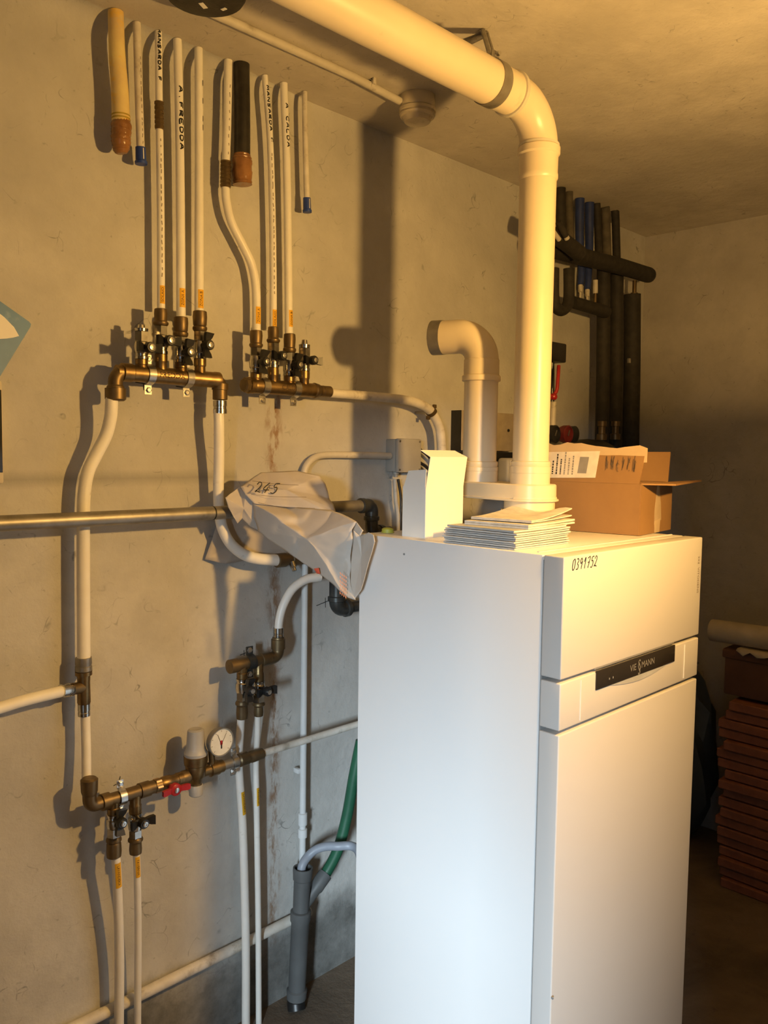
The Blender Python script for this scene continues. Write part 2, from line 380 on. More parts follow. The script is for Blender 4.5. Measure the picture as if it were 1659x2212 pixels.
mbd.box((XF-.1, (YR+D0)/2, ZC/2), (.2, D0-YR, ZC)); mbd.box((XF-.1, (D1+YW)/2, ZC/2), (.2, YW-D1, ZC)); mbd.box((XF-.1, (D0+D1)/2, (DH+ZC)/2), (.2, D1-D0, ZC-DH))
struct(link_mesh('wall_front', mbd, m_side, smooth=False, org=(0, 0, 0)))
# pencil marks of the installer
def wall_fn(cx, cy, d=.0006):
    c = W(cx, cy, d); return lambda x, y: c + Vector((x, 0, y))
for (cx, cy, pts) in [(305, 829, [[(-.016, .003), (.018, 0)], [(.006, 0), (.007, -.015)]]), (392, 837, [[(-.016, .002), (.016, 0)], [(.005, -.004), (.008, -.02)]]),
                      (700, 1303, [[(-.03, -.004), (.02, .006)], [(.005, .016), (.006, -.014)]]), (525, 1414, [[(-.01, 0), (.012, .004)], [(.003, .012), (.004, -.004)]]),
                      (255, 1692, [[(-.012, -.003), (.012, .003)], [(.002, .002), (.006, .016)]])]:
    mb = MB(); fn = wall_fn(cx, cy)
    for st in pts: ribbon(mb, st, fn, .0022)
    link_mesh('pencil_mark', mb, m_ink, wall_left, smooth=False)

# ------------------------------------------------------------------ boiler
BX0, BX1, BY0, BY1, BZ = 1.335, 1.935, .847, 1.405, 1.425
bo = thing('gas_boiler', 'tall white floor-standing boiler with a dark display strip', 'boiler', ((BX0+BX1)/2, (BY0+BY1)/2, 0))
SY = .894                                            # joint between casing and front covers
body = link_mesh('casing', MB().box(((BX0+BX1)/2, (SY+.0012+BY1)/2, (BZ+.03)/2), (BX1-BX0, BY1-SY-.0012, BZ-.03), .0025), m_white, bo)
link_mesh('foot', MB().lathe((BX0+.06, BY0+.1, 0), (0, 0, 1), [(0, .025), (.028, .025)]), m_black, bo)
for fx, fy in ((BX1-.06, BY0+.1), (BX0+.06, BY1-.06), (BX1-.06, BY1-.06)):
    link_mesh('foot', MB().lathe((fx, fy, 0), (0, 0, 1), [(0, .025), (.032, .025)]), m_black, bo)
link_mesh('joint', MB().box(((BX0+BX1)/2, SY+.0005, .73), (BX1-BX0-.006, .006, 1.37)), m_gap, bo, smooth=False)
zg = [zat(BX0, BY0, y) for y in (1470, 1478, 1581, 1590)]
def cover(name, z0, z1, inset=0.0):
    return link_mesh(name, MB().box(((BX0+BX1)/2, (BY0+SY-.0012)/2+inset/2, (z0+z1)/2), (BX1-BX0, SY-.0012-BY0-inset, z1-z0), .003, seg=3), m_white2, bo)
up_c = cover('upper_cover', zg[0], BZ)
band = cover('control_band', zg[2], zg[1])
lo_c = cover('lower_cover', .04, zg[3])
link_mesh('top_strip', MB().box(((BX0+BX1)/2+.012, SY+.03, BZ+.0006), (BX1-BX0-.03, .004, .002)), m_white2, bo, smooth=False)
# display with the finger scoop below it
def FR(px, py, d=0.0):
    q = ray(px, py); return CAM + q*((BY0-d)/q.y)
def fq(px, py): return FR(px, py)
dpoly = [fq(1287, 1450), fq(1457, 1392), fq(1457, 1427), fq(1287, 1492)]
x0, x1 = dpoly[0].x, dpoly[1].x; zt = (dpoly[0].z+dpoly[1].z)/2; zb = (dpoly[2].z+dpoly[3].z)/2; xm = (x0+x1)/2
disp = link_mesh('display', MB().box((xm, BY0-.0005, (zt+zb)/2), (x1-x0, .004, zt-zb), .0015), m_disp, band)
mb = MB(); sc = [(x0+.06+(x1-x0-.10)*t, -.012*math.sin(PI*t)) for t in [i/16 for i in range(17)]]
mb.prism([(x, BY0-.0015, zb-.0005) for x, _ in sc] + [(x, BY0-.0015, zb+dz-.0008) for x, dz in reversed(sc)], (0, .004, 0))
link_mesh('finger_scoop', mb, mat('scoop_shade', (.45, .46, .46), .4), band, smooth=False)
for px, py in ((1254, 1500), (1478, 1420)):
    xx = fq(px, py).x
    link_mesh('seam', MB().box((xx, BY0-.0002, (zg[1]+zg[2])/2), (.0016, .002, zg[1]-zg[2]-.012)), m_card_w, band, smooth=False)
link_mesh('band_lip', MB().box((xm, BY0+.004, zt+.004), (x1-x0, .006, .004), .001), m_silver, band)
zl = zb + (zt-zb)*.50
def logo(c0): return lambda x, y: Vector((c0+x, BY0-.0028, zl+y))
lx = fq(1383, 1440).x
text_on('maker_lettering', 'VIE', .020, logo(lx-.036), m_silver, disp)
text_on('maker_lettering', '\u00a7', .036, logo(lx-.009), m_silver, disp)
text_on('maker_lettering', 'MANN', .020, logo(lx+.030), m_silver, disp)
for px, py in ((1314, 1464), (1322, 1460)):
    p = fq(px, py); link_mesh('indicator', MB().box((p.x, BY0-.0026, zb+(zt-zb)*.38), (.003, .001, .004)), m_silver, disp, smooth=False)
hp = fq(1263, 1217)
hand('handwritten_number', '0391752', .0112, .021, lambda x, y: Vector((hp.x+x, BY0-.0006, hp.z+y+.001)), m_ink, up_c, .0020, .18, 1.18)
vx = fq(1508, 1240).x; vz = (fq(1508, 1205).z+fq(1508, 1277).z)/2
text_on('side_lettering', '222  VITODENS', .0125, lambda x, y: Vector((vx+y, BY0-.0005, vz-x)), mat('grey_print', (.22, .17, .12), .6), up_c, 1.05)
for (px, py, X) in ((873, 1197, BX0), (1193, 2156, BX0)):
    p = XP(px, py, X); link_mesh('screw', MB().lathe((X+.001, p.y, p.z), (-1, 0, 0), [(0, .003), (.002, .0025)], 8), m_gap, bo)

# ------------------------------------------------------------------ flue system
FX, FY = 1.645, 1.145; IX, IY = 1.662, 1.312
def vz_(X, Y, *ys): return [zat(X, Y, y) for y in ys]
FRD = .0425
ad = thing('flue_adapter', 'ivory twin-pipe flue adapter standing on the boiler top', 'flue adapter', (FX, FY, BZ))
zA = vz_(FX, FY-.05, 1117, 1112, 1102, 1100, 1085)
zA = [BZ+.001] + sorted(zA)
z1, z2 = zA[-1]-.002, zA[-1]
link_mesh('base_socket', MB().lathe((FX, FY, 0), (0, 0, 1), [(BZ+.0005, .062), (BZ+.012, .064), (zA[1], .0635), (zA[1]+.001, .0670), (zA[3]-.001, .0670), (zA[3], .0600), (zA[5]+.004, .0600)], 40), m_flue, ad)
zt0, zt1, zt2 = zA[5], zat(FX, FY-.06, 1077), zat(FX, FY-.06, 1047)
def stadium(r, y1, n=20):           # outline round the two pipes
    pts = [(FX+r*math.cos(a), FY+r*math.sin(a)) for a in [PI+PI*i/n for i in range(n+1)]]
    pts += [(IX+(r*.86)*math.cos(a), y1+(r*.86)*math.sin(a)) for a in [PI*i/n for i in range(n+1)]]
    return pts
def loft(mb, rings):
    n = len(rings[0]); vs = [p for r in rings for p in r]; fs = []
    for i in range(len(rings)-1):
        for k in range(n): fs.append((i*n+k, i*n+(k+1) % n, (i+1)*n+(k+1) % n, (i+1)*n+k))
    fs += [tuple(range(n-1, -1, -1)), tuple((len(rings)-1)*n+k for k in range(n))]
    return mb.add(vs, fs)
mb = MB(); zl1 = zt1-.008
rings = [[(x, y, zt0) for x, y in stadium(.0625, FY+.005)], [(x, y, zt0+.012) for x, y in stadium(.0640, FY+.03)], [(x, y, zl1) for x, y in stadium(.0650, IY)],
         [(x, y, zl1+.001) for x, y in stadium(.0685, IY)], [(x, y, zt1-.003) for x, y in stadium(.0685, IY)], [(x, y, zt1-.002) for x, y in stadium(.0630, IY)], [(x, y, zt2-.003) for x, y in stadium(.0625, IY)], [(x, y, zt2) for x, y in stadium(.0595, IY)]]
link_mesh('splitter', loft(mb, rings), m_flue, ad, sharp=30)
for X, Y, ys in ((FX, FY, (1022, 1006, 1001)), (IX, IY, (1017, 1007, 1001))):
    a, b_, c = vz_(X, Y, *ys)
    link_mesh('socket', MB().lathe((X, Y, 0), (0, 0, 1), [(zt2-.001, FRD+.0045), (a, FRD+.0045), (a+.0006, FRD+.0052), (b_-.002, FRD+.0052), (b_-.001, FRD+.003), (c-.001, FRD+.0045), (c+.004, FRD+.004), (c+.006, FRD+.001)], 36), m_flue, ad)
# vertical exhaust pipe + elbow + pipe under the ceiling
ze = zat(FX, FY, 318); HZ = 2.412; HR = .0455
zc_e = HZ
ER = .095
ex = thing('exhaust_flue', 'tall ivory exhaust pipe rising from the boiler and bending along the ceiling', 'flue pipe', (FX, FY, zt2))
link_mesh('riser', MB().lathe((FX, FY, 0), (0, 0, 1), [(zat(FX, FY, 1001), FRD), (ze-.03, FRD)], 40), m_flue, ex)
zs1 = zat(FX, FY, 380)
link_mesh('elbow_socket', MB().lathe((FX, FY, 0), (0, 0, 1), [(zs1-.012, FRD+.0005), (zs1-.008, FRD+.003), (zs1, FRD+.003), (zs1+.004, FRD+.002), (ze-.022, FRD+.0025), (ze-.018, FRD+.0065), (ze-.004, FRD+.0065), (ze, FRD+.003)], 40), m_flue, ex)
link_mesh('seal_ring', MB().lathe((FX, FY, 0), (0, 0, 1), [(ze-.001, FRD+.0045), (ze+.004, FRD+.0045)], 40), m_flue_g, ex)
cx = FX-ER
ell = [Vector((FX, FY, ze+.002)), Vector((FX, FY, HZ-ER))] + arc((cx, FY, HZ-ER), (1, 0, 0), (0, 0, 1), ER, 0, PI/2, 14) + [Vector((cx-.02, FY, HZ))]
link_mesh('elbow', MB().tube(ell, [FRD+.001]+[FRD+.001]*(len(ell)-2)+[HR], 36), m_flue, ex, sharp=60)
xj = cx-.012
link_mesh('seal_ring', MB().lathe((xj, FY, HZ), (-1, 0, 0), [(0, HR+.0015), (.001, HR+.004), (.010, HR+.004), (.011, HR+.001)], 36), m_flue_g, ex)
link_mesh('ceiling_run', MB().lathe((xj-.004, FY, HZ), (-1, 0, 0), [(0, HR), (2.4, HR)], 48), m_flue, ex)
cl = thing('pipe_hanger', 'steel band clamp and bracket holding the ceiling flue pipe', 'pipe clamp', (W(1075, 200, YW-FY).x, FY, HZ))
XC = W(1063, 205, YW-FY).x
link_mesh('band', MB().lathe((XC-.017, FY, HZ), (1, 0, 0), [(0, HR+.0003), (.0, HR+.0025), (.028, HR+.0025), (.028, HR+.0003)], 40, cap=False), m_galv, cl)
link_mesh('ear', MB().box((XC, FY-.006, HZ+HR+.010), (.026, .003, .022), .001), m_galv, cl); link_mesh('ear', MB().box((XC, FY+.006, HZ+HR+.010), (.026, .003, .022), .001), m_galv, cl)
link_mesh('bolt', MB().lathe((XC, FY-.018, HZ+HR+.013), (0, 1, 0), [(0, .005), (.006, .005), (.006, .003), (.034, .003)], 12), m_zinc, cl)
link_mesh('rod', MB().tube([(XC, FY+.006, HZ+HR+.012), (1.560, 1.250, ZC-.001)], .0055, 12), m_galv, cl)
link_mesh('rod', MB().tube([(XC+.012, FY+.004, HZ+HR+.012), (1.578, 1.252, ZC-.001)], .004, 12), m_galv, cl)
link_mesh('brace', MB().tube([(1.572, 1.245, ZC-.006), (1.566, 1.30, ZC-.012), (1.55, 1.36, ZC-.018)], .0065, 10), m_galv, cl)
# air intake
zi0, zi1, zi2 = vz_(IX, IY, 1001, 820, 800); 
it = thing('air_intake_pipe', 'short ivory intake pipe with elbow ending in a steel ring', 'flue pipe', (IX, IY, zt2))
ze2 = zat(IX, IY, 818); zet = zat(IX, IY, 725)
link_mesh('riser', MB().lathe((IX, IY, 0), (0, 0, 1), [(zi0, FRD), (ze2, FRD)], 40), m_flue, it)
link_mesh('elbow_socket', MB().lathe((IX, IY, 0), (0, 0, 1), [(ze2-.008, FRD+.001), (ze2-.006, FRD+.006), (ze2+.006, FRD+.006), (ze2+.009, FRD+.002), (zat(IX, IY, 778), FRD+.002), (zat(IX, IY, 776), FRD)], 40), m_flue, it)
dv = Vector((-.34, .94, 0)).normalized(); er = .062
cE = Vector((IX, IY, zet-er)) + dv*er
ell = [Vector((IX, IY, ze2+.004)), Vector((IX, IY, zet-er))] + arc(cE, -dv, (0, 0, 1), er, 0, PI/2, 12) + [Vector((IX, IY, zet))+dv*.105]
link_mesh('elbow', MB().tube(ell, FRD, 36), m_flue, it, sharp=60)
link_mesh('end_ring', MB().lathe(Vector((IX, IY, zet))+dv*.103, dv, [(0, FRD-.001), (0, FRD+.0015), (.030, FRD+.0015), (.030, FRD-.003), (.004, FRD-.003)], 36), m_galv, it)

# ------------------------------------------------------------------ things on the boiler
ct = thing('white_carton', 'opened white carton standing upright on the boiler top', 'box', (1.44, 1.28, BZ))
A = ZP(918, 1163, BZ); B = ZP(869, 1157.5, BZ); C_ = ZP(955, 1158.6, BZ)
ux = (C_-A); ux.z = 0; L = .135; ux = ux.normalized(); uy = (B-A); uy.z = 0; Dp = uy.length; uy = uy.normalized()
hz = zat(A.x, A.y, 1053)-BZ
def sheet(name, pts, m, parent, th=.0012):
    P = [Vector(p) for p in pts]; n = (P[1]-P[0]).cross(P[2]-P[0]).normalized()*th
    return link_mesh(name, MB().prism([p-n*.5 for p in P], n), m, parent, smooth=False)
q = lambda a, b, h: A + ux*a + uy*b + Vector((0, 0, h))
wq = (ZP(1003, 1150, BZ)-A).length
def _px(p): return 829.5+F*((p-CAM).dot(RT))/((p-CAM).dot(FW))
L = .05
while _px(A+ux*L+Vector((0, 0, hz))) < 1000 and L < .3: L += .002
sheet('front_panel', [q(0, 0, 0), q(L, 0, 0), q(L, 0, hz), q(0, 0, hz)], m_card_w, ct)
sheet('left_panel', [q(0, 0, 0), q(0, Dp, 0), q(0, Dp, hz), q(0, 0, hz)], m_card_w, ct)
sheet('back_panel', [q(0, Dp, 0), q(L, Dp, 0), q(L, Dp, hz), q(0, Dp, hz)], m_card_w, ct)
sheet('right_panel', [q(L, 0, 0), q(L, Dp, 0), q(L, Dp, hz), q(L, 0, hz)], m_card_w, ct)
sheet('bottom', [q(0, 0, .001), q(L, 0, .001), q(L, Dp, .001), q(0, Dp, .001)], m_card_w, ct)
fh = .052
link_mesh('side_flap', MB().prism([q(0, .002, hz), q(0, Dp-.002, hz), q(0, Dp-.016, hz+.036), q(0, .0, hz+.040)], (.0012, 0, 0)), m_card_w, ct, smooth=False)
f0, f1 = q(0, 0, hz), q(L, 0, hz); sl = uy*.004 + ux*.020 + Vector((0, 0, .068))
fl = sheet('lid_flap', [f0, f1, f1+sl, f0+sl], m_card_w, ct)
sl2 = sl + uy*.022 + Vector((0, 0, .015)) - ux*.004
sheet('tuck_flap', [f0+sl, f1+sl, f1+sl2-ux*.020, f0+sl2+ux*.006-ux*.012], m_card_w, ct)
# magazines
P0 = ZP(957, 1172, BZ); P1 = ZP(1110, 1189, BZ); ax = (P0-P1); ax.z = 0; mlen = ax.length; ax = ax.normalized(); ay = Vector((1, 0, 0)) - ax*ax.x; ay = ay.normalized()
zc = BZ+.0008; hs = [.0026]*9
def magazine(i, z, h, ox, oy, ang, Lm, Wm, m, name, label, group, curl=0.0):
    t = thing(name, label, 'magazine', P1+ax*ox+ay*oy+Vector((0, 0, z-BZ)), group)
    e1 = (ax*math.cos(ang)+ay*math.sin(ang)); e2 = (ay*math.cos(ang)-ax*math.sin(ang)); o = P1+ax*ox+ay*oy; o = Vector((o.x, o.y, z))
    nseg = 10
    def sheetblock(nm, za, zb_, mm, wd, inset):
        vs = []; fs = []
        for k in range(nseg+1):
            f = k/nseg; dz = curl*(f**2)*(1 if curl else 0); b_ = e2*(inset+(wd-inset)*f)
            rise = .35*h*math.sin(min(1, f*6)*PI/2)-.35*h
            for a in (.0, Lm):
                vs.append(o+e1*a+b_+Vector((0, 0, za+dz))); vs.append(o+e1*a+b_+Vector((0, 0, zb_+dz+(rise if False else 0))))
        for k in range(nseg):
            i0 = 4*k; j0 = 4*(k+1)
            fs += [(i0+1, i0+3, j0+3, j0+1), (i0, j0, j0+2, i0+2), (i0, i0+1, j0+1, j0), (i0+2, j0+2, j0+3, i0+3)]
        fs += [(0, 2, 3, 1), (4*nseg, 4*nseg+1, 4*nseg+3, 4*nseg+2)]
        return link_mesh(nm, MB().add(vs, fs), mm, t, smooth=False)
    sheetblock('pages', h*.18, h*.82, m_paper, Wm-.003, .0012)
    sheetblock('cover', h*.84, h, m, Wm, 0); sheetblock('cover', 0, h*.16, m, Wm, 0)
    link_mesh('spine', MB().box(o+e1*(Lm/2)+e2*.0003+Vector((0, 0, h/2)), (abs(Lm), .0008, h*.98), 0, Matrix((e1, e2, Vector((0, 0, 1)))).transposed()), m, t, smooth=False)
    return t
zz = BZ+.0006
names = ['lowest', 'second', 'third', 'fourth', 'fifth', 'sixth', 'seventh', 'eighth']
for i in range(8):
    h = .0030; magazine(i, zz, h, random.uniform(-.003, .003), random.uniform(-.003, .003)+.002, random.uniform(-.012, .012), mlen, .205, (m_paper2, m_paper)[i % 2], 'magazine',
                        f'thin grey magazine, {names[i]} from the bottom of the stack on the boiler', 'magazines stacked on the boiler', .004*(i/8)); zz += h+.0012
magazine(9, zz+.0001, .0042, .004, .004, .03, mlen*.96, .19, m_paper2, 'magazine', 'curled magazine lying on top of the grey magazine stack', 'magazines stacked on the boiler', .003); zz += .0046
def newspaper(z, ox, oy, ang, Lm, Wm, h, label, wob):
    t = thing('folded_newspaper', label, 'newspaper', P1+ax*ox+ay*oy, 'newspapers on the magazine stack')
    e1 = (ax*math.cos(ang)+ay*math.sin(ang)); e2 = (ay*math.cos(ang)-ax*math.sin(ang)); o = P1+ax*ox+ay*oy; o.z = z
    for nm, z0, z1_, k in (('lower_half', 0, h*.46, 0), ('upper_half', h*.54, h, 1)):
        nx, ny = 10, 8; vs = []; fs = []
        for i in range(nx+1):
            for j in range(ny+1):
                a = i/nx; b_ = j/ny
                dz = k*wob*(b_**2)*(.5+.5*math.sin(a*7+1)) + wob*.35*b_*b_
                for zz_ in (z0, z1_): vs.append(o+e1*(a*Lm)+e2*(b_*Wm*(1-.03*k*math.sin(a*5)))+Vector((0, 0, zz_+dz)))
        I = lambda i, j, s_: (i*(ny+1)+j)*2+s_
        for i in range(nx):
            for j in range(ny):
                fs += [(I(i, j, 1), I(i+1, j, 1), I(i+1, j+1, 1), I(i, j+1, 1)), (I(i, j, 0), I(i, j+1, 0), I(i+1, j+1, 0), I(i+1, j, 0))]
        for i in range(nx): fs += [(I(i, 0, 0), I(i+1, 0, 0), I(i+1, 0, 1), I(i, 0, 1)), (I(i, ny, 0), I(i, ny, 1), I(i+1, ny, 1), I(i+1, ny, 0))]
        for j in range(ny): fs += [(I(0, j, 0), I(0, j, 1), I(0, j+1, 1), I(0, j+1, 0)), (I(nx, j, 0), I(nx, j+1, 0), I(nx, j+1, 1), I(nx, j, 1))]
        link_mesh(nm, MB().add(vs, fs), m_news, t, sharp=50)
newspaper(zz+.0003, .002, .052, -.06, mlen*.86, .20, .0085, 'folded newspaper directly on the magazine stack', .002); zz += .011
newspaper(zz, .012, .078, -.10, mlen*.80, .19, .005, 'wavy open newspaper topmost on the pile beside the flue', .014)

# cardboard box
bx = thing('cardboard_box', 'open brown cardboard box with shipping label on the boiler', 'box', (1.95, 1.06, BZ))
A = ZP(1380, 1158, BZ); A.z = BZ+.001; B = ZP(1230, 1146.5, BZ); B.z = A.z; vY = (B-A).normalized(); D = ZP(1447, 1144.5, BZ); D.z = A.z
vX = (D-A); wx = vX.length; vX = vX.normalized(); ly = .33
hz = zat(A.x, A.y, 1047)-BZ
q = lambda a, b, h: A + vX*a + vY*b + Vector((0, 0, h))
T = .004
sheet('left_panel', [q(0, 0, 0), q(0, ly, 0), q(0, ly, hz), q(0, 0, hz)], m_cardb, bx, T)
sheet('front_panel', [q(0, 0, 0), q(wx, 0, 0), q(wx, 0, hz), q(0, 0, hz)], m_cardb, bx, T)
sheet('right_panel', [q(wx, 0, 0), q(wx, ly, 0), q(wx, ly, hz), q(wx, 0, hz)], m_cardb, bx, T)
sheet('back_panel', [q(0, ly, 0), q(wx, ly, 0), q(wx, ly, hz), q(0, ly, hz)], m_cardb, bx, T)
sheet('bottom', [q(0, 0, .003), q(wx, 0, .003), q(wx, ly, .003), q(0, ly, .003)], m_cardb, bx, T)
# tall flap folded up from the left panel, its torn white edge and label
fh = zat(A.x, A.y, 972)-BZ-hz
off = vX*.012
flap = sheet('raised_flap', [q(0, .004, hz), q(0, ly, hz), q(0, ly, hz+fh)+off, q(0, .0, hz+fh)+off-vY*.006], m_cardb, bx, T)
mb = MB(); n = 18; vs = []
for i in range(n+1):
    b_ = -.010+(ly+.01)*i/n; base = q(-.0035, b_, hz+fh-.030-random.uniform(0, .004))+off*.9; top = q(-.0035, b_, hz+fh+.006+random.uniform(-.004, .006)+(.006 if i > 7 else 0))+off
    vs += [base, top]
mb.add(vs, [(2*i, 2*i+1, 2*i+3, 2*i+2) for i in range(n)]); te = link_mesh('torn_white_edge', mb, m_cardb_p, flap, smooth=False)
sd = te.modifiers.new('solid', 'SOLIDIFY'); sd.thickness = .002
tl = .115
def onflap(b_, h): return q(-.0034, b_, hz+h)+off*(h/fh)
link_mesh('shipping_label', MB().prism([onflap(tl, .012), onflap(.31, .006), onflap(.31, .072), onflap(tl-.006, .078)], -vX*.0006), m_lab, flap, smooth=False)
link_mesh('barcode', MB().prism([onflap(.140, .022), onflap(.164, .022), onflap(.160, .063), onflap(.136, .063)], -vX*.0010), m_labg, flap, smooth=False)
for k in range(7):
    b_ = .176+k*.011; h1 = .052+random.uniform(-.01, .02)
    mbt = MB(); hh = .018
    while hh < h1:
        st = random.uniform(.002, .006); mbt.prism([onflap(b_, hh), onflap(b_+.0036, hh), onflap(b_+.0036, hh+st), onflap(b_, hh+st)], -vX*.0009); hh += st+random.uniform(.0008, .002)
    link_mesh('label_text', mbt, m_ink if k > 2 else m_labg, flap, smooth=False)
for k in range(6):
    b_ = .088-k*.014; mbk = MB()
    fnk = lambda x, y, b_=b_: onflap(b_+x, .048+y)-vX*.0004
    for _ in range(4): ribbon(mbk, [(random.uniform(-.004, .004), random.uniform(-.02, .02)) for _ in range(3)], fnk, .0011)
    link_mesh('faded_scribble', mbk, m_inkb, flap, smooth=False)
# other flaps
f0, f1 = q(0, 0, hz), q(wx, 0, hz); o2 = -vY*.14*0.35 + vX*.075 + Vector((0, 0, .001))
sheet('front_flap', [f0+vX*.004, f1, f1+Vector((.10, -.035, .004)), f0+Vector((.075, -.052, -.001))], m_cardb, bx, T)
sheet('right_flap', [q(wx, .01, hz), q(wx, ly-.02, hz), q(wx+.045, ly-.02, hz+.075), q(wx+.042, .02, hz+.078)], m_cardb, bx, T)
cx_ = wx*.52
link_mesh('clear_tape', MB().prism([q(cx_-.02, -.0024, .02), q(cx_+.03, -.0024, .03), q(cx_+.022, -.0024, hz*.6), q(cx_+.006, -.0024, hz*.95), q(cx_-.008, -.0024, hz*.95), q(cx_-.022, -.0024, hz*.45)], -vY*.0004), m_clear, bx, smooth=False)
link_mesh('clear_tape', MB().prism([q(cx_-.018, -.0026, .0), q(cx_+.018, -.0026, .0), q(cx_+.022, -.0026, .034), q(cx_-.02, -.0026, .03)], -vY*.0004), m_cardb_p, bx, smooth=False)
# small lime cap behind the carton
p = ZP(836, 1146, BZ)
lc = thing('lime_cap', 'small lime-yellow plastic cap at the rear edge of the boiler top', 'cap', (1.40, 1.385, BZ))
link_mesh('shell', MB().lathe((1.405, 1.382, BZ+.0005), (0, 0, 1), [(0, .014), (.008, .014), (.011, .010), (.012, .004)], 18), m_lime, lc)
link_mesh('rib', MB().lathe((1.405, 1.382, BZ+.0005), (0, 0, 1), [(.0, .0155), (.002, .0155)], 18), m_lime, lc)

# ------------------------------------------------------------------ pipes on the wall
DP = .042
def path(pts, d=DP, n=8):
    return catmull([W(a[0], a[1], a[2] if len(a) > 2 else d) for a in pts], n)
def pipe(name, label, pts, wpx, m, d=DP, cat='pipe', group=None, top=None, n=8):
    P = path(pts, d, n)
    if top: P[0] = Vector((P[0].x, P[0].y, ZC-.001))
    r = [rad(wpx if not isinstance(wpx, (tuple, list)) else wpx[0]+(wpx[1]-wpx[0])*i/(len(P)-1), p) for i, p in enumerate(P)]
    t = thing(name, label, cat, P[-1] if P[-1].z < P[0].z else P[0], group)
    link_mesh('tube', MB().tube(P, r, 20), m, t, sharp=60)
    t_path[t] = (P, r); return t
t_path = {}
def at_path(t, py):                       # point, direction and radius of a pipe at an image row
    P, r = t_path[t]; best = None
    for i in range(len(P)-1):
        for f in (0, .25, .5, .75):
            p = P[i].lerp(P[i+1], f); y = 1106-F*((p-CAM).dot(UP))/((p-CAM).dot(FW))
            if best is None or abs(y-py) < best[0]: best = (abs(y-py), p, (P[i+1]-P[i]).normalized(), r[i])
    return best[1:]
def yellow_label(t, txt, y0, y1, ang, up, size=None, half=.72):
    ang -= .50
    p, a, r = at_path(t, (y0+y1)/2)
    if a.z < 0: a = -a
    L = abs(zat(p.x, p.y, y0)-zat(p.x, p.y, y1)); mb = MB(); patch_on_pipe(mb, p, a, r, ang, half, L)
    lb = link_mesh('label_strip', mb, m_yel, t, sharp=80)
    s = size or r*.92
    v, f = text_polys(txt, s); wd = max(q_.x for q_ in v)-min(q_.x for q_ in v); k = min(1.25, L*.80/wd)
    fn = pipe_map(p, a, r, ang, up, .0006); mb = MB(); mb.add([fn(q_.x*k, q_.y*.9) for q_ in v], f)
    link_mesh('lettering', mb, m_ink, lb, smooth=False)
def pipe_hand(t, txt, y0, y1, ang, hgt=.62, wd=.0022):
    ang -= .38
    p, a, r = at_path(t, (y0+y1)/2)
    if a.z < 0: a = -a
    L = abs(zat(p.x, p.y, y0)-zat(p.x, p.y, y1)); cw = L/len(txt)/1.25
    hand('handwriting', txt, cw, r*hgt*1.5, pipe_map(p, a, r, ang, False, .0005), m_ink, t, wd, .0)
def print_ticks(t, y0, y1, n, ang):
    ang -= .30
    mb = MB()
    for k in range(n):
        p, a, r = at_path(t, y0+(y1-y0)*(k+.5)/n); fn = pipe_map(p, a, r, ang, False, .0004)
        ribbon(mb, [(-random.uniform(.002, .006), random.uniform(-.1, .1)*r), (random.uniform(.002, .006), random.uniform(-.1, .1)*r)], fn, .0022)
    link_mesh('printed_marks', mb, mat('faded_print', (.33, .30, .25), .7), t, smooth=False)
def tape_end(t, pts, ws, d):
    P = catmull([W(a, b, d) for a, b in pts], 7); n = len(P); R_ = []
    for i in range(n):
        f = i/(n-1)*(len(ws)-1); k = min(int(f), len(ws)-2); wv_ = ws[k]+(ws[k+1]-ws[k])*(f-k); R_.append(rad(wv_, P[i])*(1+random.uniform(-.035, .045)))
    mb = MB().tube(P, R_, 18)
    for v in mb.v: v += Vector((math.sin(v.z*210+v.x*90), math.cos(v.z*170), 0))*.0004
    return link_mesh('taped_end', mb, m_tape, t, sharp=28)
def ribbed(t, y0, y1, k=1.2, m=None, name='press_coupling', ribs=5):
    p, a, r = at_path(t, (y0+y1)/2); p0 = at_path(t, y0)[0]; p1 = at_path(t, y1)[0]; L = (p1-p0).length; ax_ = (p1-p0).normalized(); pr = []
    for i in range(ribs):
        f = i/ribs; g = (i+1)/ribs
        pr += [((f+.02)*L, r*k), ((f+.6*(g-f))*L, r*k), ((f+.66*(g-f))*L, r*k*.9), ((g-.01)*L, r*k*.9)]
    return link_mesh(name, MB().lathe(p0, ax_, pr, 22), m or m_brass_d, t)
def plug(t, y0, y1, y2, m):
    p0, a, r = at_path(t, y0); a = -a if a.z > 0 else a
    L = abs(zat(p0.x, p0.y, y0)-zat(p0.x, p0.y, y1))
    o = link_mesh('blue_plug', MB().lathe(p0, a, [(0, r*1.25), (L*.80, r*1.32), (L*.84, r*1.55), (L, r*1.5)], 22), m, t)
    mb = MB(); patch_on_pipe(mb, p0+a*L*.42, a, r*1.29, 0, .09, L*.66, .0006); link_mesh('slot', mb, m_card_w, o, smooth=False)

# row of stubs and pipes coming out of the ceiling
t = pipe('gas_pipe_stub', 'thick yellow sleeved pipe stub, taped brown at its lower end', [(250, 30), (253, 120), (259, 200), (262, 276)], (33, 39), m_gasy, .052, top=True)
p, a, r = at_path(t, 272)
tape_end(t, [(262, 256), (262, 280), (261, 300), (262, 322), (264, 332)], (38, 43, 42, 40, 34, 22), .052)
mb = MB()
for yy in (251, 258): 
    p, a, r = at_path(t, yy); mb.lathe(p-a*.001, a, [(0, r*1.005), (0, r*1.03), (.003, r*1.03), (.003, r*1.005)], 24, cap=False)
link_mesh('cord', mb, mat('ochre_cord', (.42, .30, .03), .7), t)
t = pipe('capped_pipe', 'short white pipe with blue plug beside the yellow stub', [(295, 38), (299, 180), (304, 328)], (17, 17.5), m_pipe_d, top=True)
plug(t, 321, 357, 0, m_blue); print_ticks(t, 120, 315, 15, .15)
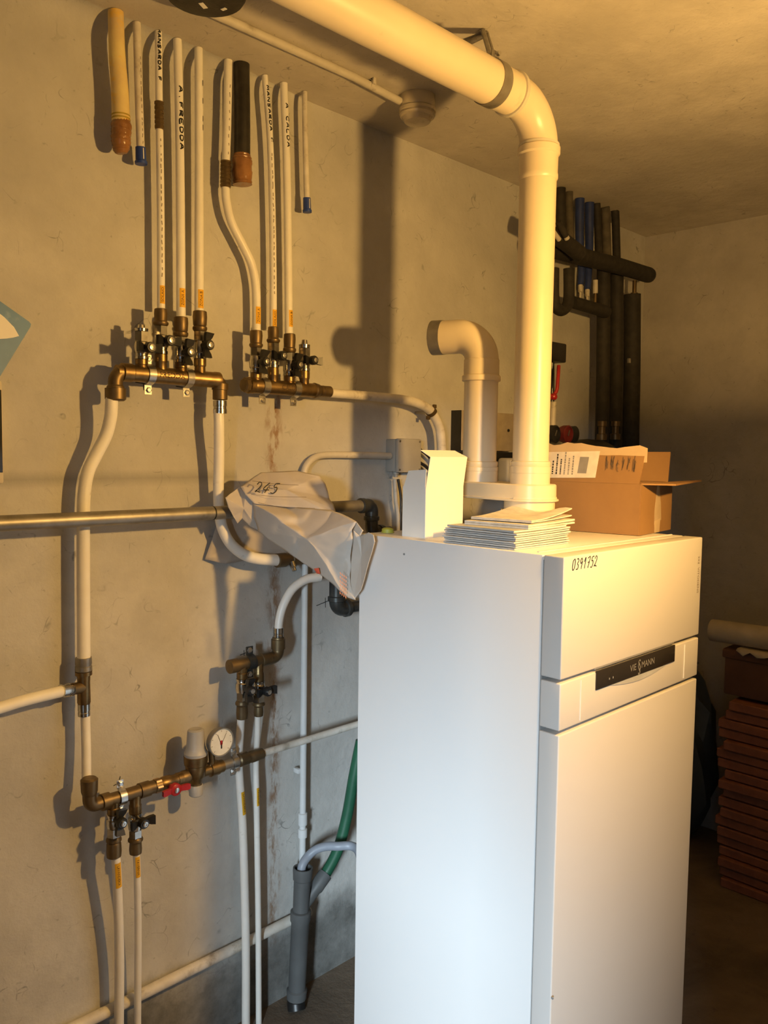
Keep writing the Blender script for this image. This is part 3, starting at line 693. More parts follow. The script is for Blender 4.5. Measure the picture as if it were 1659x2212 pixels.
t = pipe('supply_pipe', 'thin white pipe with brown ribbed coupling near the ceiling', [(342, 55), (344, 250), (347, 450), (348, 672)], (15, 17), m_pipe, top=True)
ribbed(t, 218, 281, 1.28, ribs=6); pipe_hand(t, 'MANSARDA F', 62, 178, .1, .5, .0026); yellow_label(t, 'SOLAIO', 616, 655, .42, True); print_ticks(t, 300, 600, 22, .55)
t = pipe('supply_pipe', 'white pipe handwritten A.FREDDA, middle of the left manifold', [(383, 70), (388, 300), (390, 500), (391, 692)], (18, 20), m_pipe, top=True)
pipe_hand(t, 'A.FREDDA', 188, 328, .35, .55, .0032); yellow_label(t, 'ZONA A', 622, 663, .40, True)
t = pipe('supply_pipe', 'plain white pipe entering the rightmost valve of the left manifold', [(429, 95), (430, 300), (430, 500), (430, 680)], (17.5, 20), m_pipe, top=True)
yellow_label(t, 'ZONA B', 629, 669, .45, True); pipe_hand(t, '- - --', 175, 290, .95, .3, .0028)
t = pipe('supply_pipe', 'white pipe bending sideways below a ribbed coupling beside the black stub', [(493, 132), (491, 250), (488, 345), (487, 405), (490, 440), (500, 480), (522, 525), (543, 570), (552, 615), (554, 660), (554, 722)], (18, 18.5), m_pipe, top=True)
ribbed(t, 348, 407, 1.28, ribs=7); yellow_label(t, 'ZONA A', 663, 700, .42, True); print_ticks(t, 180, 340, 9, .35)
t = pipe('black_pipe_stub', 'thick black tarred pipe stub, taped brown at its lower end', [(522, 155), (523, 240), (523, 345)], (34, 35), m_blackp, .05, top=True)
p = W(523, 360, .05)
tape_end(t, [(523, 333), (523, 350), (523, 380), (524, 399)], (35, 41, 42, 43, 42, 40), .05)
t = pipe('supply_pipe', 'thin white slanting pipe with black handwriting right of the black stub', [(572, 168), (583, 300), (588, 450), (590, 600), (590, 712)], (13, 16), m_pipe, top=True)
pipe_hand(t, 'MANSARDA C', 190, 312, .35, .55, .0026); yellow_label(t, 'SOLAIO', 669, 706, .42, True); print_ticks(t, 330, 640, 26, .6)
t = pipe('supply_pipe', 'white pipe handwritten A CALDA in the right manifold', [(613, 188), (619, 350), (622, 520), (624, 728)], (16, 17.5), m_pipe, top=True)
pipe_hand(t, 'A CALDA', 226, 322, .45, .55, .0026); yellow_label(t, 'ZONA B', 673, 709, .62, True)
t = pipe('capped_pipe', 'thinnest white pipe with blue plug, rightmost of the ceiling row', [(658, 205), (660, 320), (663, 435)], (11.5, 13), m_pipe_d, top=True)
plug(t, 428, 459, 0, m_blue)

# ------------------------------------------------------------------ fittings
def bolt_head(parent, p, r=.0065, name='bolt'):
    mb = MB(); mb.lathe(Vector(p)+Vector((0, .002, 0)), (0, -1, 0), [(0, r*1.25), (.0022, r*1.25), (.0024, r), (.0065, r), (.0075, r*.7)], 6)
    return link_mesh(name, mb, m_zinc, parent, smooth=False)
def clip(parent, xc, yb, zb, r, wd=.018, foot=.026, m=None, slope=0):
    m = m or m_zinc; o = r+.0006; th = .0026; yf = yb+.006; pts = [(yf, o+foot), (yf, o+.004)]
    for k in range(13):
        a = PI*.42 - PI*.84*k/12; pts.append((yb-o*math.cos(a), o*math.sin(a)))
    pts += [(yf, -o-.004), (yf, -o-foot)]
    mb = MB(); vs = []; n = len(pts)
    for i, (y, z) in enumerate(pts):
        a = pts[max(i-1, 0)]; b_ = pts[min(i+1, n-1)]; t = Vector((0, b_[0]-a[0], b_[1]-a[1])).normalized(); nn = Vector((0, t.z, -t.y))
        if nn.y > 0: nn = -nn
        for s in (-1, 1):
            vs += [Vector((xc+s*wd/2, y, zb+z)), Vector((xc+s*wd/2, y, zb+z))+nn*th]
    fs = []
    for i in range(n-1):
        j = 4*i; k = 4*(i+1); fs += [(j+1, j+3, k+3, k+1), (j, k, k+2, j+2), (j, j+1, k+1, k), (j+2, k+2, k+3, j+3)]
    fs += [(0, 2, 3, 1), (4*n-4, 4*n-3, 4*n-1, 4*n-2)]
    c = link_mesh('pipe_clip', mb.add(vs, fs), m, parent)
    for s in (1, -1): bolt_head(c, (xc, yf-.003, zb+s*(o+foot*.62)))
    return c
def valve(parent, px, d, ys, hub_y, wing, pr, cap=False, bright='chrome', copper=False):
    """ys (image rows, from the manifold outwards): riser start, nut start, body start, hex start, hex end, sleeve end"""
    p0 = W(px, ys[0], d); X, Y = p0.x, p0.y; z = [zat(X, Y, y) for y in ys]; s = 1 if z[-1] > z[0] else -1
    S = lambda a, b: (a-z[0])*s
    L = [(q_-z[0])*s for q_ in z]; ax_ = (0, 0, s); o = (X, Y, z[0])
    link_mesh('riser', MB().lathe(o, ax_, [(0, .0145), (L[1]*.55, .0130), (L[1]*.6, .0145), (L[1], .0145)], 20), m_brass, parent)
    if copper: link_mesh('union_ring', MB().lathe(o, ax_, [(L[1]*.62, .0150), (L[1]*.98, .0150)], 20), m_brass, parent)
    b0, b1 = L[2], L[3]; mid = (b0+b1)/2
    v = link_mesh('valve', MB().lathe(o, ax_, [(L[1], .0130), (L[1]+.001, .0160), ((L[1]+L[2])/2, .0160), ((L[1]+L[2])/2+.001, .0142), (b0, .0150), (b0+.002, .0172), (mid, .0178), (b1-.002, .0160), (b1, .0135)], 22), m_chrome, parent)
    link_mesh('hex_nut', MB().lathe(o, ax_, [(L[3]-.001, .0140), (L[3], .0162), (L[4]-.001, .0162), (L[4], .0140)], 6, phase=.55), m_chrome, v, smooth=False)
    if cap:
        link_mesh('end_cap', MB().lathe(o, ax_, [(L[4], .0150), (L[4]+(L[5]-L[4])*.40, .0158), (L[4]+(L[5]-L[4])*.42, .0085), (L[5]-.001, .0075), (L[5], .006)], 20), m_chrome, v)
    else:
        q_ = L[5]-L[4]
        link_mesh('press_sleeve', MB().lathe(o, ax_, [(L[4], .0150), (L[4]+q_*.10, .0178), (L[4]+q_*.20, .0178), (L[4]+q_*.26, .0150), (L[4]+q_*.33, pr+.0040), (L[4]+q_*.70, pr+.0052), (L[4]+q_*.97, pr+.0042), (L[5], pr+.002)], 22), m_brass_d, v)
    hz_ = zat(X, Y-.045, hub_y)
    h = MB(); h.lathe((X, Y-.014, hz_), (0, -1, 0), [(0, .0085), (.018, .0085), (.019, .0125), (.030, .0125), (.033, .0105)], 20)
    wv = Vector((1, 0, 0)) if wing == 'h' else Vector((.10, 0, 1)).normalized()
    for sg in (-1, 1):
        e1 = wv*sg; e2 = Vector((0, -1, 0)); e3 = e1.cross(e2); c0 = Vector((X, Y-.014-.021, hz_))
        prof = [(.004, -.006, .006), (.012, -.006, .006), (.020, -.002, .0095), (.030, .002, .011)]
        vs = []
        for a, yo, hw in prof:
            for th in (-.0055, .0055):
                for k in (-1, 1): vs.append(c0+e1*a+e2*(yo+th)+e3*(hw*k))
        fs = []
        for i in range(len(prof)-1):
            j = 4*i; k = j+4; fs += [(j, j+1, k+1, k), (j+2, k+2, k+3, j+3), (j, k, k+2, j+2), (j+1, j+3, k+3, k+1)]
        fs += [(0, 2, 3, 1), (4*len(prof)-4, 4*len(prof)-3, 4*len(prof)-1, 4*len(prof)-2)]; h.add(vs, fs)
    link_mesh('handle', h, m_black, v, sharp=50)
    link_mesh('handle_screw', MB().lathe((X, Y-.046, hz_), (0, -1, 0), [(0, .0064), (.004, .0064), (.0045, .0035), (.003, .0030)], 14), m_zinc, v)
    return v, X, Y, z

# upper left manifold (cold)
dM = .075
bl, br = W(262, 803.5, dM), W(466, 821.5, dM); zb = (bl.z+br.z)/2; yb = YW-dM; rM = .0195
mf = thing('cold_manifold', 'brass manifold marked FREDDA with four black-handled valves', 'manifold', ((bl.x+br.x)/2, yb, zb))
link_mesh('bar', MB().lathe((bl.x-.012, yb, zb), (1, 0, 0), [(0, .0165), (.012, .0165), (.013, .0215), (.036, .0215), (.038, rM), (br.x-bl.x+.006, rM), (br.x-bl.x+.008, .0205), (br.x-bl.x+.02, .0205)], 28), m_brass, mf)
# left elbow going down into its sleeve
le = W(243, 803, dM); pl_ = W(242, 868, .062); xl = pl_.x+.002
ell = [Vector((bl.x-.005, yb, zb)), Vector((xl+.03, yb, zb))] + arc((xl+.024, yb, zb-.024), (-1, 0, 0), (0, 0, 1), .024, PI/2, 0, 8) + [Vector((xl, yb, zb-.045))]
link_mesh('elbow', MB().tube(ell, .0165, 20), m_brass_d, mf, sharp=60)
zs0, zs1_ = zat(xl, yb, 838), zat(xl, yb, 866)
link_mesh('press_sleeve', MB().lathe((xl, yb, zb-.03), (0, 0, -1), [(0, .0165), (.004, .0195), (zb-.03-zs0, .0195), (zb-.03-zs0+.001, .0235), (zb-.03-zs1_-.004, .0235), (zb-.03-zs1_, .019)], 24), m_brass_d, mf)
# right elbow
xr = W(472, 860, .068).x
ell = [Vector((br.x+.005, yb, zb)), Vector((xr-.024, yb, zb))] + arc((xr-.022, yb, zb-.022), (0, 0, 1), (1, 0, 0), .022, 0, PI/2, 8) + [Vector((xr, yb, zb-.04))]
link_mesh('elbow', MB().tube(ell, .0185, 20), m_brass_d, mf, sharp=60)
zq = [zat(xr, yb, y) for y in (838, 864, 866, 894)]
link_mesh('union', MB().lathe((xr, yb, 0), (0, 0, 1), [(zq[1], .0165), (zq[1]+.001, .0185), (zq[0]-.006, .0185), (zq[0]-.005, .0205), (zq[0]+.01, .0205), (zq[0]+.012, .018)], 24), m_brass_d, mf)
link_mesh('crimp_ring', MB().lathe((xr, yb, 0), (0, 0, 1), [(zq[3], .0150), (zq[3]+.001, .0172), (zq[3]+.012, .0172), (zq[3]+.013, .0160), (zq[3]+.018, .0160), (zq[3]+.019, .0172), (zq[2], .0172)], 24), m_chrome, mf)
valve(mf, 306, dM, (803, 777, 764, 738, 716, 701), 750, 'h', .01, cap=True)
valve(mf, 348, dM, (806, 766, 751, 724, 704, 667), 735, 'h', .0105, copper=True)
valve(mf, 391, dM, (810, 784, 771, 745, 728, 685), 760, 'v', .0125)
valve(mf, 432, dM, (813, 776, 764, 736, 716, 672), 745, 'v', .0125, copper=True)
clip(mf, W(331, 810, dM+.02).x, yb, zb, rM); clip(mf, W(414, 818, dM+.02).x, yb, zb, rM)
ltx = (W(331, 810, dM+.02).x+W(414, 818, dM+.02).x)/2-.008
def bar_map(xc): return lambda x, y: Vector((xc+x, yb-(rM+.0005)*math.cos(y/rM), zb+(rM+.0005)*math.sin(y/rM)))
text_on('lettering', 'FREDDA', .0185, bar_map(ltx+.008), mat('dark_engraving', (.03, .014, .008), .8), mf, 1.0)

# upper right manifold (hot)
bl, br = W(543, 831, dM), W(676, 845, dM); zb2 = (bl.z+br.z)/2; yb2 = yb
mh = thing('hot_manifold', 'brass manifold marked CALDA with three connected valves and one capped', 'manifold', ((bl.x+br.x)/2, yb, zb2))
link_mesh('bar', MB().lathe((bl.x-.012, yb, zb2), (1, 0, 0), [(0, .017), (.002, .0215), (.016, .0215), (.018, .0185), (.022, .0195), (br.x-bl.x+.012, .0195), (br.x-bl.x+.014, .0175)], 28), m_brass, mh)
link_mesh('bar_end_nut', MB().lathe((bl.x-.013, yb, zb2), (-1, 0, 0), [(-.004, .0195), (.010, .0195), (.013, .016)], 8), m_brass_d, mh, smooth=False)
xe0, xe1, xe2 = br.x, W(690, 847, dM).x, W(712, 848, dM).x
link_mesh('reducer', MB().lathe((xe0, yb, zb2), (1, 0, 0), [(0, .0185), (.004, .0215), (xe1-xe0-.006, .0190), (xe1-xe0, .0150)], 24), m_brass_d, mh)
link_mesh('crimp_ring', MB().lathe((xe1, yb, zb2), (1, 0, 0), [(0, .0160), (.006, .0160), (.007, .0150), (.010, .0150), (.011, .0160), (xe2-xe1, .0160)], 24), m_brass_d, mh)
valve(mh, 553, dM, (832, 806, 796, 768, 751, 714), 781, 'v', .0115)
valve(mh, 590, dM, (836, 795, 782, 760, 741, 706), 768, 'h', .0098, copper=True)
valve(mh, 625, dM, (840, 813, 803, 776, 762, 721), 788, 'v', .0112)
valve(mh, 657, dM, (842, 802, 790, 771, 752, 734), 778, 'h', .01, cap=True, copper=True)
clip(mh, W(579, 833, dM+.02).x, yb, zb2, .0195, .020); clip(mh, W(646, 841, dM+.02).x, yb, zb2, .0195, .020)
zb_keep = zb; zb = zb2; rM = .0195
text_on('lettering', 'CALDA', .018, bar_map(W(613, 838, dM).x+.008), mat('dark_engraving_b', (.06, .035, .018), .7), mh)
zb = zb_keep

# pipes leaving the manifolds
t = pipe('main_pipe', 'thick white pipe swerving left and down from the cold manifold', [(242, 852, dM), (241, 868, dM), (239, 900, .070), (229, 940, .06), (208, 982, .052), (190, 1020, .048), (182, 1065, .045), (180, 1120, .045), (180, 1250, .045), (181, 1432, .045)], (27, 28), m_pipe, group=None)
def XY(px, py, d): p = W(px, py, d); return p
X_, Y_ = W(181, 1480, .045).x, YW-.045
tz = [zat(X_, Y_, y) for y in (1420, 1450, 1455, 1520, 1546)]
tee = thing('tee_fitting', 'brass tee with steel crimp rings on the thick left pipe', 'pipe fitting', (X_, Y_, tz[3]))
link_mesh('body', MB().lathe((X_, Y_, 0), (0, 0, 1), [(tz[3], .0130), (tz[3]+.003, .0150), ((tz[3]+tz[2])/2+.016, .0140), (tz[2]-.004, .0150), (tz[2]-.003, .019), (tz[1], .019)], 22), m_brass, tee)
link_mesh('crimp_ring', MB().lathe((X_, Y_, 0), (0, 0, 1), [(tz[1], .0170), (tz[1]+.002, .0192), (tz[1]+.012, .0188), (tz[1]+.013, .0178), (tz[1]+.016, .0178), (tz[1]+.018, .0188), (tz[0], .0180)], 24), m_galv, tee)
link_mesh('crimp_ring', MB().lathe((X_, Y_, 0), (0, 0, 1), [(tz[4], .0135), (tz[4]+.008, .0140), (tz[4]+.009, .0132), (tz[4]+.012, .0132), (tz[4]+.013, .0140), (tz[3], .0138)], 24), m_chrome, tee)
b0 = Vector((X_, Y_, zat(X_, Y_, 1484))); b1 = W(133, 1493, .060); db = (b1-b0); LB = db.length; db.normalize()
link_mesh('branch', MB().lathe(b0, db, [(0, .0135), (LB*.50, .0135), (LB*.52, .0150), (LB*.56, .0150)], 20), m_brass_d, tee)
link_mesh('crimp_ring', MB().lathe(b0, db, [(LB*.54, .0145), (LB*.60, .0158), (LB*.72, .0158), (LB*.74, .0148), (LB*.80, .0148), (LB*.82, .0158), (LB*1.02, .0155)], 22), m_chrome, tee)
t = pipe('branch_pipe', 'white pipe branching left from the brass tee out of view', [(142, 1491, .058), (60, 1511, .075), (0, 1529, .09), (-90, 1557, .11)], (25, 26), m_pipe, .06)
t = pipe('drop_pipe', 'short white pipe between the brass tee and lower elbow', [(184, 1538, .045), (186, 1610, .048), (187, 1690, .055)], (20, 20), m_pipe)
t = pipe('return_pipe', 'white pipe curving from the cold manifold behind the paper bag', [(472, 885, dM), (473, 920, dM), (473, 1000, .062), (472, 1060, .055), (474, 1105, .052), (481, 1142, .052), (498, 1174, .054), (524, 1196, .056), (556, 1207, .058), (600, 1210, .058)], (22, 25), m_pipe)
t = pipe('hot_water_pipe', 'white pipe running right from the hot manifold then turning down', [(706, 848, dM), (740, 851, dM), (800, 856, .07), (860, 862, .07), (900, 870, .07), (928, 886, .07), (946, 915, .07), (953, 950, .07), (955, 1040, .07)], (19, 21), m_pipe_d, n=6)
pc = W(936, 888, .07)
cc = thing('pipe_clamp', 'rusty ring clamp on the bend of the hot water pipe', 'pipe clamp', pc)
p, a, r = at_path(t, 890)
link_mesh('ring', MB().lathe(p-a*.006, a, [(0, r+.0005), (0, r+.003), (.012, r+.003), (.012, r+.0005)], 24, cap=False), m_brass_d, cc)
for sg in (1, -1):
    e = (a.cross(Vector((0, 1, 0)))).normalized()*sg
    link_mesh('ear', MB().box(p+e*(r+.009), (.012, .010, .012), .002), m_brass_d, cc)
link_mesh('wall_stud', MB().tube([p+Vector((0, r, 0)), Vector((p.x, YW-.0005, p.z))], .004, 10), m_galv, cc)

# fitting where the cold pipe meets the pipes behind the bag
p = W(600, 1211, .058)
ft = thing('brass_union', 'dark brass union with nickel tap where the curved pipe ends', 'pipe fitting', p)
link_mesh('sleeve', MB().lathe(p-Vector((.006, 0, 0)), (1, 0, 0), [(0, .0165), (.002, .0195), (.030, .0195), (.032, .016), (.05, .016), (.052, .019), (.085, .019)], 22), m_brass_d, ft)
link_mesh('drain_tap', MB().lathe(p+Vector((.040, -.012, -.006)), (0, -.5, -1), [(0, .009), (.016, .009), (.017, .006), (.026, .006)], 14), m_chrome, ft)
link_mesh('run', MB().lathe(p+Vector((.07, 0, 0)), (1, 0, 0), [(0, .016), (.14, .016)], 20), m_iron, ft)

# galvanised water pipe along the wall and iron elbows behind the bag
dG = .098
g0, g1 = W(-80, 1134, dG), W(790, 1094, dG); zG = W(240, 1119, dG).z; yG = YW-dG
gp = thing('galvanised_pipe', 'long horizontal galvanised steel pipe crossing in front of the white pipes', 'pipe', ((g0.x+g1.x)/2, yG, zG))
xg1 = W(782, 1095, dG).x
link_mesh('tube', MB().lathe((g0.x, yG, zG), (1, 0, 0), [(0, .0168), (xg1-g0.x, .0168)], 24), m_galv, gp)
xg2 = W(803, 1098, dG).x
mb = MB(); mb.lathe((xg1-.008, yG, zG), (1, 0, 0), [(0, .0185), (.002, .0225), (.014, .0225), (.016, .0200)], 22)
mb.tube([Vector((xg1, yG, zG)), Vector((xg2-.02, yG, zG))] + arc((xg2-.02, yG, zG-.02), (0, 0, 1), (1, 0, 0), .02, 0, PI/2, 8) + [Vector((xg2, yG, zG-.045))], .0200, 20)
mb.lathe((xg2, yG, zG-.032), (0, 0, -1), [(0, .020), (.002, .0235), (.012, .0235), (.014, .020)], 22)
link_mesh('elbow', mb, m_iron, gp, sharp=50)
mb = MB(); mb.tube([Vector((xg2, yG, zG-.04)), Vector((xg2, yG, zG-.06))] + arc((xg2+.02, yG, zG-.062), (-1, 0, 0), (0, 0, -1), .02, 0, PI/2, 8) + [Vector((xg2+.05, yG, zG-.082))], .0195, 20)
mb.lathe((xg2+.028, yG, zG-.082), (1, 0, 0), [(0, .0195), (.002, .0225), (.014, .0225), (.015, .0150), (.05, .0150)], 20)
link_mesh('elbow', mb, m_iron, gp, sharp=50)
link_mesh('thread_mark', MB().lathe((W(458, 1106, dG).x, yG, zG), (1, 0, 0), [(0, .0170), (.004, .0170)], 24), m_ink, gp)
link_mesh('tie', MB().lathe((W(706, 1100, dG).x, yG, zG), (1, 0, 0), [(0, .0172), (.006, .0185), (.012, .0172)], 20), m_chrome, gp)
link_mesh('wall_stud', MB().tube([(W(60, 1128, dG).x, yG+.01, zG), (W(60, 1128, dG).x, YW-.0005, zG)], .005, 10), m_galv, gp)
ie = thing('iron_elbow', 'dark iron elbow and pipe entering the boiler below the bag', 'pipe fitting', W(735, 1300, .09))
e0 = W(722, 1255, .09); e1 = W(727, 1290, .09); yE = YW-.09; zE = W(745, 1314, .09).z; xE = e1.x
mb = MB(); mb.tube([Vector((xE, yE, e0.z+.04)), Vector((xE, yE, zE+.03))] + arc((xE+.026, yE, zE+.026), (-1, 0, 0), (0, 0, -1), .026, 0, PI/2, 8) + [Vector((xE+.05, yE, zE))], .0215, 20)
mb.lathe((xE, yE, zE+.04), (0, 0, -1), [(0, .0215), (.002, .0255), (.014, .0255), (.016, .0215)], 22); mb.lathe((xE+.030, yE, zE), (1, 0, 0), [(0, .0215), (.002, .0255), (.014, .0255), (.016, .0180)], 22)
link_mesh('elbow', mb, m_iron, ie, sharp=50)
link_mesh('tail_pipe', MB().tube([(xE+.045, yE, zE), (xE+.10, yE, zE), (xE+.14, yE-.04, zE), (xE+.15, BY1+.001, zE)], .0165, 18), m_iron, ie, sharp=60)
link_mesh('upper_pipe', MB().tube([(xE, yE, e0.z+.03), (xE, yE, zG-.06)], .0165, 18), m_galv, ie)

# ------------------------------------------------------------------ lower left manifold, pressure reducer line
dL = .078; yL = YW-dL
def LX(px): return W(px, 1735-.304*(px-215), dL).x
zL = W(268, 1719, dL).z
ml = thing('lower_manifold', 'small brass manifold with two black-handled valves at lower left', 'manifold', (LX(265), yL, zL))
xe = W(189, 1720, dL-.01).x
ell = [Vector((xe, yL, zL+.045)), Vector((xe, yL, zL+.018))] + arc((xe+.016, yL, zL+.016), (-1, 0, 0), (0, 0, -1), .016, 0, PI/2, 8) + [Vector((LX(228), yL, zL))]
link_mesh('elbow', MB().tube(ell, .0155, 20), m_brass_d, ml, sharp=60)
zt_ = zat(xe, yL, 1680); zu_ = zat(xe, yL, 1713)
link_mesh('press_sleeve', MB().lathe((xe, yL, zu_-.006), (0, 0, 1), [(0, .0150), (.006, .0172), (.010, .0185), (zt_-zu_+.002, .0195), (zt_-zu_+.006, .0150)], 22), m_brass_d, ml)
link_mesh('bar', MB().lathe((LX(218), yL, zL), (1, 0, 0), [(0, .0165), (.001, .0195), (LX(236)-LX(218), .0195), (LX(237)-LX(218), .0155), (LX(300)-LX(218), .0155), (LX(301)-LX(218), .0185), (LX(322)-LX(218), .0185), (LX(323)-LX(218), .0160), (LX(332)-LX(218), .0160)], 24), m_brass_d, ml)
valve(ml, 245, dL, (1727, 1757, 1768, 1788, 1807, 1851), 1779, 'v', .0125)
valve(ml, 292, dL, (1712, 1755, 1764, 1792, 1808, 1844), 1780, 'h', .0100, copper=True)
clip(ml, W(268, 1716, dL+.015).x, yL, zL, .0165, .016, .022)
rv = thing('red_ball_valve', 'brass ball valve with red wing handle left of the pressure reducer', 'valve', (LX(362), yL, zL))
xv0, xv1 = LX(333), LX(392)
mb = MB(); mb.lathe((xv0, yL, zL), (1, 0, 0), [(0, .0165), (.016, .0165), (.017, .0150), (.024, .0175), (.042, .0175), (.050, .0150), (xv1-xv0-.014, .0150), (xv1-xv0-.013, .0165), (xv1-xv0, .0165)], 20)
link_mesh('body', mb, m_brass, rv)
link_mesh('hex_end', MB().lathe((xv0+.002, yL, zL), (1, 0, 0), [(0, .0180), (.014, .0180)], 6), mat('pink_brass', (.60, .40, .26), .35, .85), rv, smooth=False)
xm_ = (xv0+xv1)/2-.002; hb = MB(); hb.lathe((xm_, yL-.012, zL-.006), (0, -1, 0), [(0, .008), (.018, .008), (.019, .0150), (.030, .0150), (.032, .013)], 22)
for sg in (-1, 1):
    e1_ = Vector((sg, 0, 0)); c0 = Vector((xm_, yL-.037, zL-.006)); vs = []
    prof = [(.006, 0, .0075), (.018, .002, .0065), (.030, .005, .0075), (.037, .006, .006)]
    for a, yo, hw in prof:
        for th in (-.004, .004):
            for k in (-1, 1): vs.append(c0+e1_*a+Vector((0, -yo-th, hw*k)))
    fs = []
    for i in range(3):
        j = 4*i; k = j+4; fs += [(j, j+1, k+1, k), (j+2, k+2, k+3, j+3), (j, k, k+2, j+2), (j+1, j+3, k+3, k+1)]
    fs += [(0, 2, 3, 1), (12, 13, 15, 14)]; hb.add(vs, fs)
link_mesh('handle', hb, m_redv, rv, sharp=50)
link_mesh('handle_screw', MB().lathe((xm_, yL-.044, zL-.006), (0, -1, 0), [(0, .0070), (.003, .0065), (.004, .004)], 14), m_zinc, rv)
prd = thing('pressure_reducer', 'brass pressure reducer with grey plastic cap and round gauge', 'pressure reducer', (LX(423), yL, zat(LX(423), yL, 1717)))
xp_ = LX(423); zz_ = lambda y: zat(xp_, yL, y)
link_mesh('body', MB().lathe((xp_, yL, 0), (0, 0, 1), [(zz_(1694), .0125), (zz_(1690), .0165), (zz_(1680), .0190), (zz_(1676), .0235), (zz_(1655), .0265), (zz_(1652), .0262), (zz_(1650), .0290), (zz_(1641), .0300), (zz_(1632), .0300), (zz_(1630), .0270)], 28), m_brass, prd)
link_mesh('spring_cap', MB().lathe((xp_, yL, 0), (0, 0, 1), [(zz_(1631), .0285), (zz_(1625), .0298), (zz_(1620), .0265), (zz_(1612), .0235), (zz_(1583), .0215), (zz_(1577), .0205), (zz_(1574), .0150), (zz_(1575), .0100)], 28), m_grey, prd)
link_mesh('thread', MB().lathe((xp_, yL, 0), (0, 0, 1), [(zz_(1697), .0155), (zz_(1690), .0155)], 24), m_brass_d, prd)
link_mesh('filter_bowl', MB().lathe((xp_, yL, 0), (0, 0, 1), [(zz_(1718), .0150), (zz_(1716), .0172), (zz_(1696), .0182), (zz_(1694), .0165)], 28), m_grey, prd)
link_mesh('inlet', MB().lathe((LX(391), yL, zL), (1, 0, 0), [(0, .0160), (.006, .0175), (.018, .0175), (.019, .0140), (xp_-LX(391), .0140)], 20), m_brass_d, prd)
xo = LX(480)
link_mesh('outlet', MB().lathe((xp_, yL, zL), (1, 0, 0), [(0, .0145), (LX(452)-xp_, .0145), (LX(453)-xp_, .0190), (LX(470)-xp_, .0190), (LX(471)-xp_, .0165), (xo-xp_, .0165)], 20), m_brass, prd)
yg = YW-.105; gc = W(478, 1603, .105+.012); gr = rad(62, gc)
ga = link_mesh('gauge', MB().lathe((gc.x, yg, gc.z), (0, -1, 0), [(-.006, gr*.6), (-.005, gr*.93), (.010, gr*.96), (.012, gr), (.015, gr), (.015, gr*.93), (.012, gr*.92)], 40), m_galv, prd)
link_mesh('dial', MB().lathe((gc.x, yg, gc.z), (0, -1, 0), [(.010, gr*.92), (.0125, gr*.92)], 40), m_dial, ga)
for ang, Ln, m_, wd in ((math.radians(112), .86, m_brass_d, .0014), (math.radians(62), .86, m_brass_d, .0014), (math.radians(95), .30, m_redv, .007), (math.radians(270), .28, m_ink, .004)):
    mb = MB(); fn = lambda x, y: Vector((gc.x+x, yg-.0131, gc.z-gr*.18+y)); ribbon(mb, [(0, 0), (math.cos(ang)*gr*Ln, math.sin(ang)*gr*Ln)], fn, wd); link_mesh('needle', mb, m_, ga, smooth=False)
mb = MB()
for k in range(9):
    a = math.radians(225-270*k/8); fn = lambda x, y: Vector((gc.x+x, yg-.0129, gc.z+y)); ribbon(mb, [(math.cos(a)*gr*.74, math.sin(a)*gr*.74), (math.cos(a)*gr*.84, math.sin(a)*gr*.84)], fn, .0012)
link_mesh('scale_mark', mb, m_inkb, ga, smooth=False)
link_mesh('gauge_stem', MB().tube(catmull([(LX(452), yL, zL+.004), (LX(456), yL-.004, zL+.020), (gc.x-.012, yg+.014, gc.z-gr*.55), (gc.x, yg+.004, gc.z-.004)], 5), .0080, 14), m_brass, prd, sharp=60)
nl = thing('nipple_run', 'grey steel nipple and brass coupling right of the gauge', 'pipe fitting', (LX(520), yL, zL))
link_mesh('nipple', MB().lathe((xo-.004, yL, zL), (1, 0, 0), [(0, .0130), (LX(522)-xo, .0130)], 20), m_galv, nl)
link_mesh('coupling', MB().lathe((LX(514), yL, zL), (1, 0, 0), [(0, .0140), (.004, .0175), (LX(534)-LX(514), .0175), (LX(535)-LX(514), .0150), (LX(541)-LX(514), .0150), (LX(542)-LX(514), .0160), (LX(566)-LX(514), .0150)], 20), m_brass_d, nl)
clip(nl, W(506, 1646, dL).x, yL, zL, .0135, .016, .022)
zend = W(770, 1566, dL)
t = thing('feed_pipe', 'thin white pipe rising in perspective from the reducer towards the boiler', 'pipe', (LX(566), yL, zL))
link_mesh('tube', MB().tube([(LX(560), yL, zL), (LX(680), yL, zL), (LX(770), yL, zL), (LX(800), yL, zL)], [.0098]*4, 18), m_pipe_d, t)

# pipes below the lower left manifold
t = pipe('drop_pipe', 'thick white floor pipe labelled LAVANDERIA under the lower left manifold', [(249, 1845, dL), (252, 1880, .075), (256, 1980, .06), (258, 2080, .05), (257, 2215, .045), (256, 2330, .045)], (19.5, 21), m_pipe)
yellow_label(t, 'LAVANDERIA', 1858, 1916, .45, False)
t = pipe('drop_pipe', 'thin white floor pipe labelled TAVERNA under the lower left manifold', [(294, 1838, dL), (296, 1880, .076), (298, 1980, .06), (298, 2080, .05), (297, 2215, .045), (297, 2330, .045)], (15, 15.5), m_pipe)
yellow_label(t, 'TAVERNA', 1846, 1893, .38, False)

